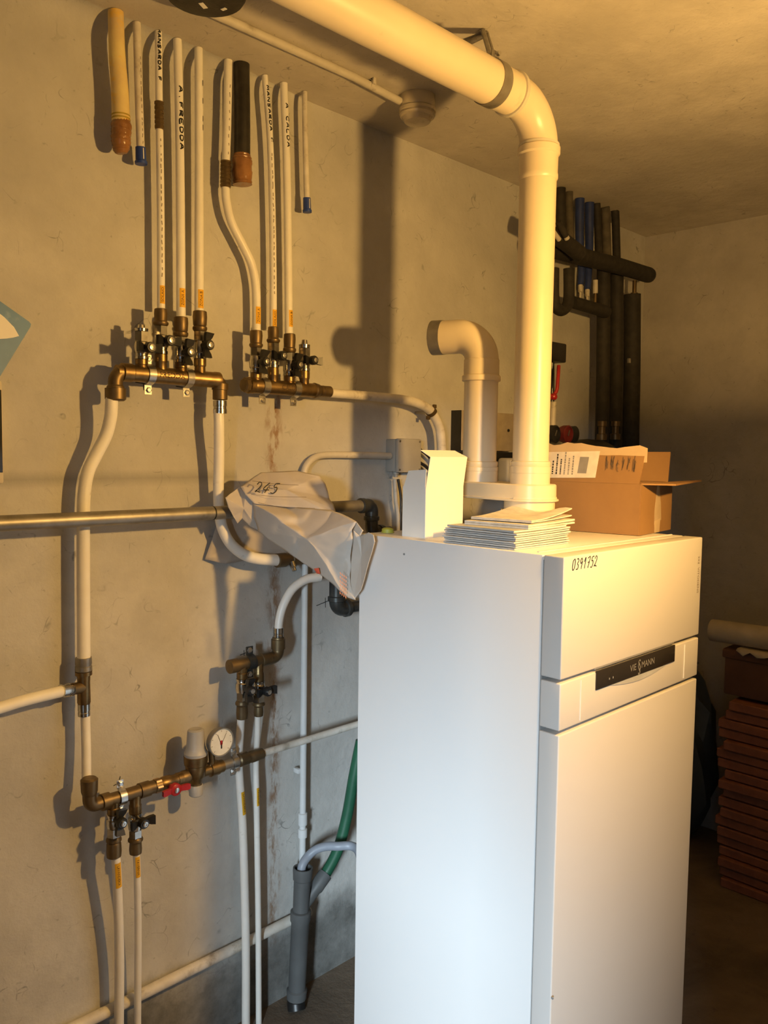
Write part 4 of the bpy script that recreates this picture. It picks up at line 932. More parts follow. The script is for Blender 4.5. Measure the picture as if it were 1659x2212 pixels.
# ------------------------------------------------------------------ lower right manifold
dR = .075; yR = YW-dR
zR = W(541, 1431, dR).z
def RX(px): return W(px, 1431-.205*(px-541), dR).x
mr = thing('lower_manifold', 'small brass manifold with two taps below the bent white pipe', 'manifold', (RX(545), yR, zR))
link_mesh('bar', MB().lathe((RX(494), yR, zR), (1, 0, 0), [(0, .0150), (.002, .0185), (.026, .0185), (.028, .0155), (RX(563)-RX(494), .0155), (RX(564)-RX(494), .0180), (RX(583)-RX(494), .0180), (RX(584)-RX(494), .0150), (RX(588)-RX(494), .0150)], 22), m_brass_d, mr)
xk = W(601, 1395, dR).x
ell = [Vector((RX(584), yR, zR)), Vector((xk-.02, yR, zR))] + arc((xk-.02, yR, zR+.02), (0, 0, -1), (1, 0, 0), .02, 0, PI/2, 8) + [Vector((xk, yR, zR+.04))]
link_mesh('elbow', MB().tube(ell, .0165, 20), m_brass_d, mr, sharp=60)
k0, k1, k2 = (zat(xk, yR, y) for y in (1402, 1376, 1356))
link_mesh('union', MB().lathe((xk, yR, 0), (0, 0, 1), [(k0, .0165), (k0+.001, .0195), (k1-.006, .0195), (k1-.005, .0170), (k1, .0160)], 22), m_brass_d, mr)
link_mesh('crimp_ring', MB().lathe((xk, yR, 0), (0, 0, 1), [(k1, .0125), (k1+.001, .0142), (k1+.006, .0142), (k1+.007, .0132), (k1+.010, .0132), (k1+.011, .0142), (k2, .0138)], 22), m_chrome, mr)
valve(mr, 523, dR, (1437, 1465, 1474, 1496, 1513, 1553), 1493, 'v', .0105)
valve(mr, 559, dR, (1428, 1470, 1478, 1500, 1516, 1547), 1495, 'h', .0080, copper=True)
clip(mr, W(541, 1432, dR).x, yR, zR, .0158, .022, .026, m_iron)
t = pipe('supply_pipe', 'white pipe arching from under the bag down to the lower right manifold', [(690, 1246, .085), (660, 1252, .082), (632, 1272, .08), (613, 1305, .078), (604, 1335, dR), (601, 1362, dR)], (20, 17), m_pipe)
t = pipe('drop_pipe', 'white floor pipe labelled LAVANDERIA below the lower right manifold', [(521, 1545, dR), (519, 1580, .060), (516, 1640, .042), (518, 1690, .042), (524, 1780, .045), (528, 1900, .045), (531, 2050, .045), (531, 2215, .045), (531, 2330, .045)], (16.5, 18), m_pipe)
yellow_label(t, 'LAVANDERIA', 1708, 1758, .70, False, half=.62)
t = pipe('drop_pipe', 'thinnest white floor pipe labelled TAVERNA beside the rust streak', [(557, 1540, dR), (556, 1580, .060), (553, 1650, .042), (554, 1720, .048), (556, 1850, .045), (558, 2000, .045), (559, 2215, .045), (559, 2330, .045)], (12.5, 13), m_pipe)
yellow_label(t, 'TAVERNA', 1702, 1741, .62, False, half=.62)

# low pipe running along the foot of the wall
t = thing('floor_level_pipe', 'dirty white pipe running along the foot of the wall', 'pipe', W(400, 2101, .018))
yl = YW-.0185; zl_ = W(400, 2101, .0185).z
link_mesh('tube', MB().lathe((W(60, 2270, .018).x, yl, zl_), (1, 0, 0), [(0, .0145), (W(640, 1981, .018).x-W(60, 2270, .018).x+.05, .0145)], 18), m_pipe_d, t)
# white pvc riser
t = pipe('pvc_riser', 'slim pale vertical pvc pipe with two couplings beside the boiler', [(659, 1200, .035), (657, 1400, .035), (655, 1650, .035), (653, 1870, .035)], (14, 14), m_pvcw)
for y0, y1 in ((1755, 1780), (1786, 1806)):
    p0 = at_path(t, y1)[0]; r = at_path(t, y1)[2]; L = at_path(t, y0)[0].z-p0.z
    link_mesh('coupling', MB().lathe(p0, (0, 0, 1), [(0, r*1.05), (.002, r*1.42), (L-.002, r*1.42), (L, r*1.1)], 20), m_pvcw, t)
p0 = at_path(t, 1668)[0]; link_mesh('saddle_clip', MB().box(p0+Vector((-.012, .012, 0)), (.012, .022, .014), .002), m_pvcw, t)
# drain stack
dD = .062; pD = W(654, 1900, dD); xD, yD = pD.x, YW-dD; zD = lambda y: zat(xD, yD, y)
dr = thing('drain_standpipe', 'dark grey drain standpipe with side branch at the wall foot', 'drain pipe', (xD, yD, 0))
kk = rad(1, pD)*2
xB = W(641, 2140, dD).x
lean = Vector((xB-xD, 0, zD(2140)-zD(1880))); LD = lean.length; lean = -lean/LD; pb = Vector((xB, yD, zD(2140)))
LL = lambda y: (zD(y)-zD(2140))/lean.z
mb = MB(); mb.lathe(pb, lean, [(LL(1968), .0235), (LL(1900), .0245), (LL(1898), .0272), (LL(1888), .0280), (LL(1880), .0290), (LL(1874), .0285), (LL(1874), .0245), (LL(1892), .0225)], 30)
link_mesh('upper_socket', mb, m_drain, dr)
link_mesh('lower_pipe', MB().lathe(pb, lean, [(0, .0250), (LL(1990), .0262), (LL(1985), .0295), (LL(1966), .0300), (LL(1964), .0250)], 30), m_drain, dr)
link_mesh('foot_collar', MB().lathe(pb, lean, [(-.012, .0285), (.012, .0300), (.016, .0255)], 30), m_drain, dr)
zf = pb.z-.01
link_mesh('floor_elbow', MB().tube(catmull([(xB, yD, zf), (xB-.002, yD, zf*.6), (xB-.006, yD-.008, .0)], 5), .0265, 22), m_black, dr, sharp=60)
br0 = pb + lean*LL(1962); br1 = W(703, 1888, dD)
link_mesh('side_branch', MB().tube([br0, br0.lerp(br1, .55), br0.lerp(br1, .6), br1], [.0175, .0185, .0215, .0215], 22), m_drain, dr)
tp = pb+lean*LL(1878)
t = thing('grey_hose', 'thick grey hose curving from the boiler into the drain', 'hose', tp)
link_mesh('tube', MB().tube(catmull([tp-lean*.05, tp+Vector((-.004, 0, .008)), W(668, 1847, dD), W(690, 1832, .08), W(725, 1828, .12), W(775, 1840, .19), (BX0+.06, BY1+.03, W(775, 1840, .19).z-.01)], 8), .0125, 18), m_hose, t, sharp=60)
t = thing('green_hose', 'dark green hose hanging behind the boiler into the drain branch', 'hose', br1)
link_mesh('tube', MB().tube(catmull([br0.lerp(br1, .75), br1, W(730, 1835, .08), W(750, 1760, .09), W(764, 1680, .10), W(780, 1600, .11)], 8), .0165, 18), m_green, t, sharp=60)

# ------------------------------------------------------------------ conduit, junction box, cables
jx0, jx1, jd = W(833, 970).x, W(910, 980, .057).x, .057; jz0, jz1 = zat(jx0, YW-jd, 1020), zat(jx0, YW-jd, 948)
jb = thing('junction_box', 'grey square electrical junction box on the pipe wall', 'junction box', ((jx0+jx1)/2, YW, jz0))
link_mesh('body', MB().box(((jx0+jx1)/2, YW-jd*.37, (jz0+jz1)/2), (jx1-jx0, jd*.74, jz1-jz0), .004), m_grey, jb)
lid = link_mesh('lid', MB().box(((jx0+jx1)/2, YW-jd*.87, (jz0+jz1)/2), (jx1-jx0+.003, jd*.24, jz1-jz0+.003), .004), m_grey, jb)
for sx in (-1, 1):
    for sz in (-1, 1): link_mesh('lid_screw', MB().lathe(((jx0+jx1)/2+sx*(jx1-jx0)*.43, YW-jd*.985, (jz0+jz1)/2+sz*(jz1-jz0)*.43), (0, -1, 0), [(0, .004), (.0015, .0035)], 10), m_galv, lid)
gx = W(855, 1025, .03).x
link_mesh('gland', MB().lathe((gx, YW-.03, jz0), (0, 0, -1), [(0, .010), (.008, .010), (.009, .0075), (.016, .0075)], 12), m_grey, jb)
t = pipe('wall_conduit', 'grey conduit bending from behind the bag to the junction box', [(654, 1060, .02), (656, 1025, .02), (664, 1003, .02), (681, 988, .02), (705, 983, .02), (760, 983, .022), (842, 985, .024)], (15, 15), m_conduit)
t = pipe('cable', 'pale cable hanging under the junction box', [(853, 1035, .03), (855, 1080, .032), (860, 1120, .03), (858, 1200, .03)], 9, m_conduit, group=None, cat='cable')
t = pipe('cable', 'dark cable hanging straight under the junction box', [(860, 1035, .03), (866, 1075, .034), (866, 1120, .036), (866, 1200, .036)], 6, m_black, cat='cable')
for k, (y0, lab) in enumerate(((972, 'upper black cable leaving the junction box on its right'), (1000, 'lower black cable leaving the junction box on its right'))):
    t = pipe('cable', lab, [(908, y0, .03), (922, y0+10, .032), (940, y0+32, .034), (952, y0+80, .034)], 7, m_black, cat='cable')
# ceiling conduit and porcelain box
yc = ZP(620, 100, ZC-.012).y
c0, c1 = ZP(400, -5, ZC-.013), ZP(878, 224, ZC-.02)
t = thing('ceiling_conduit', 'thin ivory conduit running along the ceiling to the round box', 'conduit', (c1.x, yc, ZC-.013))
link_mesh('tube', MB().tube([(.2, yc, ZC-.013), (c1.x-.2, yc, ZC-.013), (c1.x, yc+.002, ZC-.022)], .0102, 16), m_conduit, t)
sx_ = ZP(806, 180, ZC-.013).x
link_mesh('saddle', MB().lathe((sx_-.005, yc, ZC-.013), (1, 0, 0), [(0, .0105), (0, .0122), (.010, .0122), (.010, .0105)], 18, cap=False), m_conduit, t)
link_mesh('saddle_foot', MB().box((sx_, yc-.014, ZC-.008), (.010, .006, .016), .001), m_conduit, t)
bc = ZP(902, 220, ZC-.015); bx_, by_ = bc.x, bc.y
pb_ = thing('ceiling_box', 'round ivory porcelain junction box under the ceiling', 'junction box', (bx_, by_, ZC-.06))
rb = rad(76, bc)
link_mesh('base', MB().lathe((bx_, by_, ZC-.0005), (0, 0, -1), [(0, rb*.98), (.03, rb), (.034, rb*.95)], 32), m_porc, pb_)
link_mesh('lid', MB().lathe((bx_, by_, ZC-.034), (0, 0, -1), [(0, rb*.97), (.003, rb*1.05), (.010, rb*1.05), (.012, rb*.95), (.014, rb*.95), (.017, rb*1.02), (.022, rb*.98), (.024, rb*.86), (.036, rb*.72), (.040, rb*.35)], 32), m_porc, pb_)
# black round base at the top edge
pk = ZP(462, 2, ZC-.03)
bk = thing('black_ceiling_cap', 'black round tarred pipe cap on the ceiling at the top edge', 'pipe cap', (pk.x, pk.y, ZC-.05))
link_mesh('disc', MB().lathe((pk.x-.03, pk.y-.012, ZC-.0005), (0, 0, -1), [(0, .085), (.030, .085), (.038, .080), (.042, .06)], 36), m_blackp, bk)
link_mesh('paint_chip', MB().box((pk.x-.02, pk.y+.01, ZC-.0435), (.022, .010, .001), 0, Matrix.Rotation(.5, 3, 'Z')), m_card_w, bk, smooth=False)
link_mesh('paint_chip', MB().box((pk.x+.018, pk.y-.01, ZC-.0435), (.008, .012, .001), 0, Matrix.Rotation(.2, 3, 'Z')), m_card_w, bk, smooth=False)

# ------------------------------------------------------------------ left edge: blue board and panel
ccx = W(-52, 728); a0 = W(0, 650); a1 = W(68, 700); a2 = W(0, 800)
e1_ = (a1-W(0, 652)); e1_.y = 0; e1_.normalize(); e2_ = Vector((e1_.z, 0, -e1_.x)); 
if e2_.z > 0: e2_ = -e2_
cr = Vector((W(68, 700).x, YW-.001, W(68, 700).z)); Lb = .26
bb = thing('blue_board', 'blue rounded sign board with torn white sticker at left edge', 'sign', cr-e1_*Lb/2+e2_*.10)
co_ = [(0.008, 0), (0, .008), (0, .12), (-.008, .128)]
poly = [cr-e1_*.008, cr-e1_*.002+e2_*.002, cr+e2_*.008, cr+e2_*.17, cr+e2_*.178-e1_*.008, cr+e2_*.178-e1_*Lb, cr-e1_*Lb]
bo_ = link_mesh('board', MB().prism(poly, (0, -.003, 0)), m_bluesign, bb, smooth=False)
pw = [cr-e1_*.010+e2_*.040, cr-e1_*.028+e2_*.030, cr-e1_*.055+e2_*.024, cr-e1_*.085+e2_*.022, cr-e1_*.20+e2_*.025, cr-e1_*.20+e2_*.13, cr-e1_*.10+e2_*.115, cr-e1_*.07+e2_*.098, cr-e1_*.05+e2_*.082, cr-e1_*.040+e2_*.070, cr-e1_*.028+e2_*.060, cr-e1_*.018+e2_*.050]
link_mesh('torn_sticker', MB().prism([p+Vector((0, -.0031, 0)) for p in pw], (0, -.0004, 0)), m_card_w, bo_, smooth=False)
xr_ = W(7, 930, .03).x
fb = thing('meter_panel', 'cream wall panel with black window, cut off at the left edge', 'panel', (xr_-.1, YW, W(7, 1045, .03).z))
zt_, zb_ = W(5, 822, .03).z, W(6, 1045, .03).z
link_mesh('case', MB().box((xr_-.1, YW-.0155, (zt_+zb_)/2), (.2, .031, zt_-zb_), .005), m_cream, fb)
link_mesh('window', MB().box((xr_-.101, YW-.031, (zt_+zb_)/2+.002), (.196, .003, (zt_-zb_)*.80), .001), m_glass_d, fb)

# ------------------------------------------------------------------ grey cabinet behind the flue
bx0, bx1 = W(975, 930).x, W(1109, 930, .04).x; bz0, bz1 = zat(bx0, YW-.04, 973), zat(bx0, YW-.04, 886)
cb = thing('wall_cabinet', 'beige wall box with black side behind the flue pipes', 'control box', ((bx0+bx1)/2, YW, bz0))
link_mesh('door', MB().box(((bx0+bx1)/2+.002, YW-.036, (bz0+bz1)/2), (bx1-bx0, .014, bz1-bz0), .002), mat('beige_metal', (.42, .36, .27), .5), cb)
link_mesh('frame', MB().box(((bx0+bx1)/2, YW-.0145, (bz0+bz1)/2), (bx1-bx0, .028, bz1-bz0), .001), m_black, cb)
link_mesh('side_plate', MB().box((bx0-.001, YW-.0215, (bz0+bz1)/2), (.003, .043, bz1-bz0)), m_black, cb, smooth=False)
p = W(1098, 930, .043); link_mesh('lock', MB().lathe((p.x, YW-.043, p.z), (0, -1, 0), [(0, .006), (.003, .005)], 12), m_black, cb)
link_mesh('base_rail', MB().box(((bx0+bx1)/2-.02, YW-.03, bz0-.018), (bx1-bx0+.05, .06, .03), .003), m_black, cb)
p = W(1096, 1020, .10)
sb = thing('small_valve_box', 'small grey rounded box between the two flue pipes', 'control box', (p.x, p.y, p.z-.05))
link_mesh('case', MB().box((p.x+.02, p.y, p.z), (.10, .05, .10), .012, seg=4), m_grey, sb)
link_mesh('cover_rim', MB().box((p.x+.02, p.y-.026, p.z), (.085, .004, .085), .0015), m_conduit, sb)

# ------------------------------------------------------------------ dark insulated pipes at the far end of the wall
def dpipe(name, label, pts, wpx, m, cat='insulated pipe', group=None, top=False, d=.1):
    return pipe(name, label, pts, wpx, m, d, cat, group, top, 5)
G = 'dark insulated heating pipes at the far corner'
t = dpipe('insulated_pipe', 'horizontal black insulated pipe with rounded end nearest the far corner', [(1165, 530, .16), (1245, 552, .16), (1330, 573, .16), (1400, 594, .16)], (38, 33), m_foam, group=G)
p = W(1400, 594, .16); link_mesh('rounded_end', MB().lathe(p, (1, 0, 0), [(0, rad(33, p)), (.012, rad(31, p)), (.02, rad(22, p)), (.024, rad(8, p))], 20), m_foam, t)
t = dpipe('insulated_pipe', 'second black horizontal pipe ending behind the exhaust riser', [(1165, 492, .23), (1215, 520, .23), (1252, 548, .23)], (34, 34), m_foam, group=G)
for px, y1, wd, m_, lab in ((1212, 545, 22, m_foam, 'black wrapped pipe hanging from the ceiling nearest the exhaust riser'), (1231, 545, 16, m_tapew, 'pale dusty wrapped pipe left of the blue sleeves'), (1291, 560, 16, m_foam, 'black wrapped pipe right of the blue sleeves'),
                             (1309, 575, 19, m_tapew, 'dusty wrapped pipe with pale patches under the ceiling'), (1330, 590, 17, m_foam, 'rightmost black wrapped pipe dropping from the ceiling')):
    dpipe('insulated_pipe', lab, [(px-2, 440, .10), (px, 480, .10), (px+3, y1, .11)], wd, m_, group=G, top=True)
for px, y1, lab, e in ((1252, 616, 'left of two blue sleeved pipes with white end', 1254), (1273, 626, 'right of two blue sleeved pipes with white end', 1269)):
    t = dpipe('blue_pipe', lab, [(px, 450, .085), (px, 520, .085), (e+2, y1-40, .095), (e, y1, .10)], (20, 14), m_blues, 'pipe', top=True)
    p = W(e, y1, .10); L = .045
    link_mesh('white_end', MB().lathe(p+Vector((0, 0, .006)), (0, 0, -1), [(0, rad(10, p)), (L*.7, rad(10, p)), (L*.72, rad(5, p)), (L*1.35, rad(4, p))], 14), m_conduit, t)
t = dpipe('pipe_end', 'short white insulated pipe end right of the blue sleeves', [(1286, 605, .11), (1286, 634, .11)], 11, m_conduit, 'pipe')
p = W(1286, 634, .11); link_mesh('brass_tail', MB().lathe(p, (0, 0, -1), [(0, rad(7, p)), (.05, rad(7, p))], 12), m_brass_d, t)
for k, (a_, b_, lab) in enumerate((((1188, 490), (1208, 518), 'slanting pale cable end nearest the exhaust riser'), ((1206, 480), (1222, 510), 'slanting black cable with cream end beside the riser'))):
    t = dpipe('cable_end', lab, [(a_[0], a_[1], .27), ((a_[0]+b_[0])/2, (a_[1]+b_[1])/2, .27), (b_[0], b_[1], .27)], 10 if k == 0 else 14, m_conduit if k == 0 else m_foam, 'cable')
    if k: p = W(b_[0]-2, b_[1]-4, .27); link_mesh('cream_tip', MB().lathe(p, (W(1222, 510, .22)-W(1206, 480, .22)), [(0, rad(12, p)), (.02, rad(12, p))], 12), m_conduit, t)
t = dpipe('pipe_trap', 'thick black u-shaped pipe loop beside the exhaust riser', [(1196, 580, .15), (1196, 640, .15), (1200, 662, .15), (1212, 671, .15), (1224, 662, .15), (1229, 640, .15), (1229, 580, .15)], 24, m_foam, group=G)
dpipe('insulated_pipe', 'low black pipe linking the u-loop with the vertical pipes', [(1235, 652, .14), (1270, 662, .14), (1310, 674, .14)], 26, m_foam, group=G)
for px, y0, y1, wd, lab in ((1303, 560, 985, 29, 'leftmost of the thick black vertical pipes at the far corner'), (1332, 570, 985, 28, 'middle thick black vertical pipe at the far corner'), (1365, 636, 985, 36, 'thickest black vertical pipe nearest the far corner')):
    t = dpipe('insulated_pipe', lab, [(px+1, y0, .10), (px, (y0+y1)/2, .10), (px-3, y1, .10), (px-8, 1500, .10)], wd, m_foam, group=G)
    if px < 1360:
        p = W(px-2, 910, .10+.02); link_mesh('brass_fitting', MB().lathe(p, (0, 0, -1), [(0, rad(20, p)), (.02, rad(20, p)), (.021, rad(15, p)), (.05, rad(15, p)), (.052, rad(22, p)), (.075, rad(22, p))], 16), m_brass_d, t)
    else:
        p = W(1370, 638, .11); link_mesh('brass_tail', MB().lathe(p, (0, 0, 1), [(-.01, rad(15, p)), (.01, rad(15, p)), (.012, rad(9, p)), (.06, rad(9, p))], 14), m_brass_d, t)
        p = W(1362, 779, .155); link_mesh('metal_tag', MB().box((p.x, YW-.148, p.z), (.016, .010, .020), .002), m_zinc, t)
# pump group
pg = thing('circulation_pump', 'black boxed pump head with red lever behind the exhaust riser', 'pump', W(1205, 950, .12))
p0, p1 = W(1178, 735, .16), W(1221, 784, .16)
link_mesh('head', MB().box(((p0.x+p1.x)/2, YW-.13, (p0.z+p1.z)/2), (p1.x-p0.x, .07, abs(p0.z-p1.z)), .005), m_black, pg)
link_mesh('neck', MB().tube([W(1192, 780, .12), W(1192, 940, .12)], rad(12, p0), 14), m_iron, pg)
link_mesh('wall_bracket', MB().box((W(1192, 830, .12).x, YW-.058, W(1192, 830, .12).z), (.03, .116, .03), .003), m_iron, pg)
link_mesh('lever', MB().tube(catmull([W(1207, 790, .17), W(1205, 820, .18), W(1202, 845, .18), W(1192, 856, .17)], 5), rad(8, p0), 12), m_redv, pg, sharp=60)
link_mesh('lever_knob', MB().lathe(W(1193, 857, .19), (0, -1, 0), [(0, .012), (.012, .012), (.016, .008)], 16), m_redv, pg)
link_mesh('white_tube', MB().tube([W(1196, 868, .15), W(1193, 925, .15)], rad(14, p0), 14), m_conduit, pg)
p = W(1190, 932, .2)
for px, m_, nm in ((1190, m_black, 'thermometer'), (1218, mat('dark_red_plastic', (.13, .012, .012), .45), 'thermometer')):
    c = W(px, 938, .19); o = link_mesh(nm, MB().lathe(c, (0, -1, 0), [(-.03, .02), (0, .032), (.02, .032), (.022, .027), (.018, .026)], 24), m_, pg)
    link_mesh('pointer', MB().box(c+Vector((0, -.021, .004)), (.006, .002, .022), 0, Matrix.Rotation(.4, 3, 'Y')), m_zinc, o, smooth=False)
c = W(1232, 938, .17); link_mesh('thermometer', MB().lathe(c, (0, -1, 0), [(-.03, .02), (0, .030), (.02, .030), (.022, .026)], 24), m_black, pg)
c = W(1278, 965, .16)
ev = thing('expansion_vessel', 'black rounded vessel half hidden behind the cardboard box', 'vessel', (c.x, c.y, c.z-.2))
link_mesh('shell', MB().lathe((c.x, YW-.14, c.z-.16), (0, 0, 1), [(0, .05), (.02, .10), (.06, .125), (.13, .125), (.165, .10), (.185, .06), (.19, .0)], 30), m_blackp, ev)
link_mesh('nipple', MB().lathe((c.x, YW-.14, c.z-.22), (0, 0, 1), [(0, .012), (.07, .012)], 12), m_brass_d, ev)

# ------------------------------------------------------------------ hanging bulb right of the view
hl = thing('pendant_bulb', 'bare warm bulb hanging on a black cord from the ceiling', 'lamp', BULB)
mg, ntg, bg_ = new_mat('glowing_bulb'); ntg.nodes.remove(bg_); em = nd(ntg, 'ShaderNodeEmission'); em.inputs['Color'].default_value = (1.0, .56, .155, 1); em.inputs['Strength'].default_value = 2350.0
ntg.links.new(em.outputs[0], [n_ for n_ in ntg.nodes if n_.type == 'OUTPUT_MATERIAL'][0].inputs['Surface'])
bm = bmesh.new(); bmesh.ops.create_icosphere(bm, subdivisions=2, radius=.030)
mb = MB(); mb.add([v.co+Vector(BULB) for v in bm.verts], [tuple(v.index for v in f.verts) for f in bm.faces]); bm.free()
link_mesh('bulb', mb, mg, hl)
link_mesh('socket', MB().lathe((BULB[0], BULB[1], BULB[2]+.029), (0, 0, 1), [(0, .013), (.012, .016), (.045, .016), (.055, .006)], 18), m_black, hl)
link_mesh('cord', MB().tube([(BULB[0], BULB[1], BULB[2]+.08), (BULB[0], BULB[1], ZC-.012)], .003, 8), m_black, hl)
link_mesh('ceiling_rose', MB().lathe((BULB[0], BULB[1], ZC-.0005), (0, 0, -1), [(0, .035), (.008, .033), (.014, .012)], 20), m_black, hl)

# ------------------------------------------------------------------ added locker-shaped blocker, unseen, shades the end wall from the bulb
lk = thing('light_blocker', 'added locker-shaped blocker keeping lamp light off the far end wall', 'light blocker', (1.83, .14, 0))
m_blocker = mat('dark_blocker_paint', (.055, .06, .055), .6)
link_mesh('cabinet', MB().box((1.83, .14, .937), (.42, .60, 1.85), .006), m_blocker, lk)
for k in (-1, 1):
    dr_ = link_mesh('door', MB().box((1.614, .14+k*.148, .937), (.012, .29, 1.80), .003), m_blocker, lk)
    link_mesh('handle', MB().box((1.602, .14+k*.03, .95), (.012, .014, .10), .003), m_black, dr_)
for fx in (1.65, 2.01):
    for fy in (-.12, .40): link_mesh('foot', MB().lathe((fx, fy, 0), (0, 0, 1), [(0, .018), (.012, .018)], 12), m_black, lk)

# ------------------------------------------------------------------ tile stack in the dark corner
SX, SYA, SYB = 3.06, .62, 1.255
zt0_ = XP(1535, 1503, SX).z; nT = 19; th = zt0_/nT
gname = 'terracotta tiles stacked in the dark corner'
tile = None
for i in range(nT):
    ox, oy = random.uniform(-.012, .008), random.uniform(-.016, .022); 
    if tile is None:
        mb = MB(); mb.box((0, 0, th*.45), (.36, .62, th*.90), .004, seg=1)
        tile = link_mesh('terracotta_tile', mb, m_terra, None, smooth=False, org=(0, 0, 0)); o = tile
    else:
        o = tile.copy(); COL.objects.link(o)
    o.location = (SX+.18+ox, (SYA+SYB)/2+oy-.02, .0005+i*th); o.rotation_euler = (random.uniform(-.002, .002), 0, random.uniform(-.03, .03))
    ordn = ['lowest', 'second', 'third', 'fourth', 'fifth', 'sixth', 'seventh', 'eighth', 'ninth', 'tenth', 'eleventh', 'twelfth', 'thirteenth', 'fourteenth', 'fifteenth', 'sixteenth', 'seventeenth', 'eighteenth', 'topmost'][i]
    lab = f'{ordn} terracotta tile of the dark stack right of the boiler' if ordn in ('lowest', 'topmost') else f'terracotta tile, {ordn} from the floor in the dark stack right of the boiler'
    tag(o, lab, 'tile', gname)
zb0 = zt0_
bxx = thing('brown_carton', 'dark brown carton lying on the terracotta tile stack', 'box', (SX+.2, .93, zb0+.002))
zb1 = XP(1535, 1398, SX).z
link_mesh('body', MB().box((SX+.20, .92, (zb0+zb1)/2+.004), (.34, .66, zb1-zb0-.012), .008), m_brownbox, bxx)
link_mesh('lid', MB().box((SX+.198, .92, zb1-.018), (.352, .675, .034), .006), m_brownbox, bxx)
p0 = XP(1538, 1377, SX+.06); p1 = XP(1700, 1368, SX-.02)
rl = thing('paper_roll', 'dusty white roll lying on the brown carton', 'roll', (SX+.06, .9, p0.z-.03))
dv_ = (p1-p0).normalized(); Lr = .55; rr = rad(47, p0)
zr = zb1+rr+.012
s0 = Vector((p0.x, p0.y, zr)); s1 = Vector((p0.x-.02, p0.y-Lr, zr+.012))
link_mesh('outer_sheet', MB().lathe(s0, s1-s0, [(0, rr*.75), (.0, rr), (Lr, rr*1.02), (Lr, rr*.75), (.01, rr*.7)], 26), m_roll, rl)
link_mesh('core', MB().lathe(s0+Vector((0, -.004, 0)), s1-s0, [(0, rr*.74), (.0, rr*.55), (.02, rr*.55)], 20, cap=False), m_brownbox, rl)
mb = MB(); vs = []; n = 22
for i in range(n+1):
    f = i/n; c = Vector((SX+.02, 1.20-.55*f, zb1+.006)); vs += [c+Vector((.10, 0, .004)), c+Vector((0, 0, .004)), c+Vector((-.012, 0, -.010+random.uniform(-.012, .008)))]
fs = []
for i in range(n): fs += [(3*i, 3*i+1, 3*i+4, 3*i+3), (3*i+1, 3*i+2, 3*i+5, 3*i+4)]
cp = tag(link_mesh('crumpled_paper', mb.add(vs, fs), m_roll, sharp=80), 'crumpled torn paper hanging over the brown carton edge below the roll', 'paper')
sd = cp.modifiers.new('solid', 'SOLIDIFY'); sd.thickness = .002
p = XP(1520, 1520, 3.30)
sk = thing('plastic_bag', 'blue-grey plastic bag squeezed between the tiles and wall', 'bag', (3.30, 1.46, 0))
mb = MB(); bm = bmesh.new(); bmesh.ops.create_icosphere(bm, subdivisions=3, radius=1)
for v in bm.verts:
    k = 1+.12*math.sin(v.co.x*9+v.co.z*7)+.08*math.sin(v.co.y*13); v.co = Vector((3.32+.13*v.co.x*k, 1.50+.13*v.co.y*k, .36+.355*v.co.z*(1 if v.co.z < 0 else k)))
mb.add([v.co.copy() for v in bm.verts], [tuple(v.index for v in f.verts) for f in bm.faces]); bm.free()
link_mesh('sack', mb, m_blueg, sk)
link_mesh('knot', MB().lathe((3.32, 1.50, .70), (0, 0, 1), [(0, .03), (.02, .02), (.04, .035), (.06, .05)], 12), m_blueg, sk)

# ------------------------------------------------------------------ paper bag hung over the pipes
bag = thing('paper_bag', 'crumpled pale paper bag marked 245 hanging over the pipes', 'paper bag', W(640, 1150, .12))
def patchmesh(name, pts, extra, m, amp=.004, sub=3, parent=bag, seed=0, fnoise=18):
    """pts: outline (px, py, d); extra: inner points; triangulated then refined and creased"""
    bm = bmesh.new(); vo = [bm.verts.new(W(*p)) for p in pts]
    if extra:
        c = [bm.verts.new(W(*e)) for e in extra]
        n = len(vo)
        if len(c) == 1:
            for i in range(n): bm.faces.new((vo[i], vo[(i+1) % n], c[0]))
    else:
        f = bm.faces.new(vo); bmesh.ops.triangulate(bm, faces=[f])
    rim = {v for v in bm.verts}
    for _ in range(sub): bmesh.ops.subdivide_edges(bm, edges=bm.edges[:], cuts=1, use_grid_fill=True)
    from mathutils import noise as mn
    for v in bm.verts:
        s = 1.2*(.5-2*abs(mn.noise(v.co*fnoise*.7+Vector((seed, 0, 0)))))+.35*mn.noise(v.co*fnoise*2.3+Vector((0, seed, 3)))
        if not v.is_boundary or True: v.co.y += amp*s*(1 if not v.is_boundary else .5)
    bm.verts.ensure_lookup_table(); mb = MB(); mb.add([v.co.copy() for v in bm.verts], [tuple(v.index for v in f.verts) for f in bm.faces]); bm.free()
    o = link_mesh(name, mb, m, parent, sharp=80)
    s = o.modifiers.new('solid', 'SOLIDIFY'); s.thickness = .0012; s.offset = 0
    return o
top = patchmesh('upper_flap', [(518, 1051, .135), (540, 1036, .128), (563, 1021, .125), (640, 1017, .160), (692, 1028, .200), (703, 1045, .215), (712, 1075, .245), (727, 1105, .300), (700, 1103, .285), (620, 1096, .215), (550, 1088, .172), (530, 1068, .155)], [(620, 1058, .200)], m_bag, .009, 4, seed=1)
main = patchmesh('front_sheet', [(548, 1086, .165), (620, 1094, .205), (720, 1103, .340), (755, 1117, .420), (770, 1127, .455), (763, 1145, .452), (760, 1200, .447), (757, 1260, .447), (766, 1296, .464), (752, 1291, .450), (700, 1246, .375), (640, 1205, .285), (600, 1180, .235), (560, 1147, .180), (550, 1118, .166)], [(665, 1165, .335)], m_bag, .013, 4, seed=2)
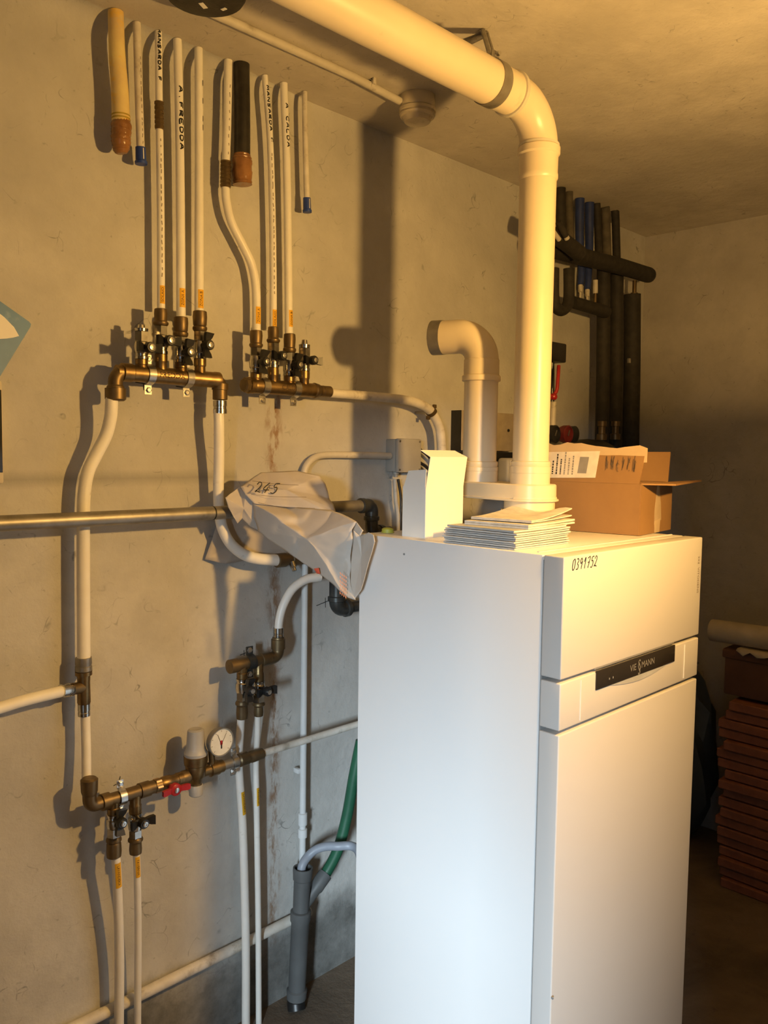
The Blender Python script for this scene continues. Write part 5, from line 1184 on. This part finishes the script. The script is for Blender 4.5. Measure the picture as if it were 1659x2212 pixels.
patchmesh('side_gusset', [(763, 1145, .450), (775, 1157, .462), (785, 1155, .486), (797, 1150, .508), (808, 1156, .526), (811, 1170, .531), (795, 1222, .508), (780, 1275, .484), (766, 1296, .464), (757, 1260, .447), (760, 1200, .446)], [(780, 1200, .472)], m_bag, .004, 4, seed=3)
patchmesh('gusset_fold', [(763, 1145, .452), (770, 1127, .455), (785, 1146, .486), (778, 1158, .480)], None, m_bag, .002, 3, seed=4)
patchmesh('left_fold', [(487, 1075, .130), (518, 1052, .128), (532, 1068, .150), (550, 1087, .163), (550, 1118, .160), (562, 1147, .165), (540, 1138, .145), (522, 1120, .135), (513, 1131, .135), (503, 1112, .135), (493, 1096, .132)], [(527, 1098, .150)], m_bag, .005, 4, seed=5)
patchmesh('back_sheet', [(500, 1085, .030), (560, 1060, .030), (640, 1100, .030), (660, 1160, .028), (625, 1203, .028), (560, 1207, .026), (520, 1212, .024), (487, 1218, .030), (465, 1213, .020), (443, 1208, .012), (458, 1165, .018), (470, 1130, .022)], [(540, 1150, .026)], m_bag, .003, 3, seed=6)
# writing on the bag
pc_ = W(566, 1053, .168); d2 = W(604, 1062, .162)
ux_ = (W(590, 1056, .160)-W(540, 1052, .160)).normalized(); uy_ = Vector((0, 0, 1))
hand('handwritten_number', '245', .019, .026, lambda x, y: pc_+Vector((x, -.014-.25*max(0, x), y-.08*x)), m_ink, top, .0026, .35, 1.2)
for k, (pts) in enumerate([[(545, 1039), (600, 1046), (645, 1048)], [(528, 1066), (590, 1073), (662, 1074)], [(548, 1084), (600, 1095), (680, 1098)], [(681, 1074), (681, 1098)]]):
    mb = MB(); P = [W(a, b, .176+(a-560)*.00085) for a, b in pts]
    vs = []
    for p_ in P: vs += [p_+Vector((0, 0, .0004)), p_-Vector((0, 0, .0004))]
    mb.add(vs, [(2*i, 2*i+1, 2*i+3, 2*i+2) for i in range(len(P)-1)]); link_mesh('ruled_line', mb, m_inkb, top, smooth=False)
pm = W(686, 1233, .212); link_mesh('red_mark', MB().prism([W(678, 1228, .36), W(688, 1227, .372), W(691, 1240, .372), W(684, 1239, .362)], (0, -.001, 0)), m_red, main, smooth=False)
mr_ = mat('faint_red_print', (.55, .24, .15), .7)
for k in range(4):
    p = W(735+k*4, 1236+k*3, .455); mb = MB()
    for j in range(6): ribbon(mb, [(0, -j*.009), (.001, -j*.009-.006)], lambda x, y, p=p: p+Vector((x, 0, y)), .0022)
    link_mesh('red_print', mb, mr_, main, smooth=False)
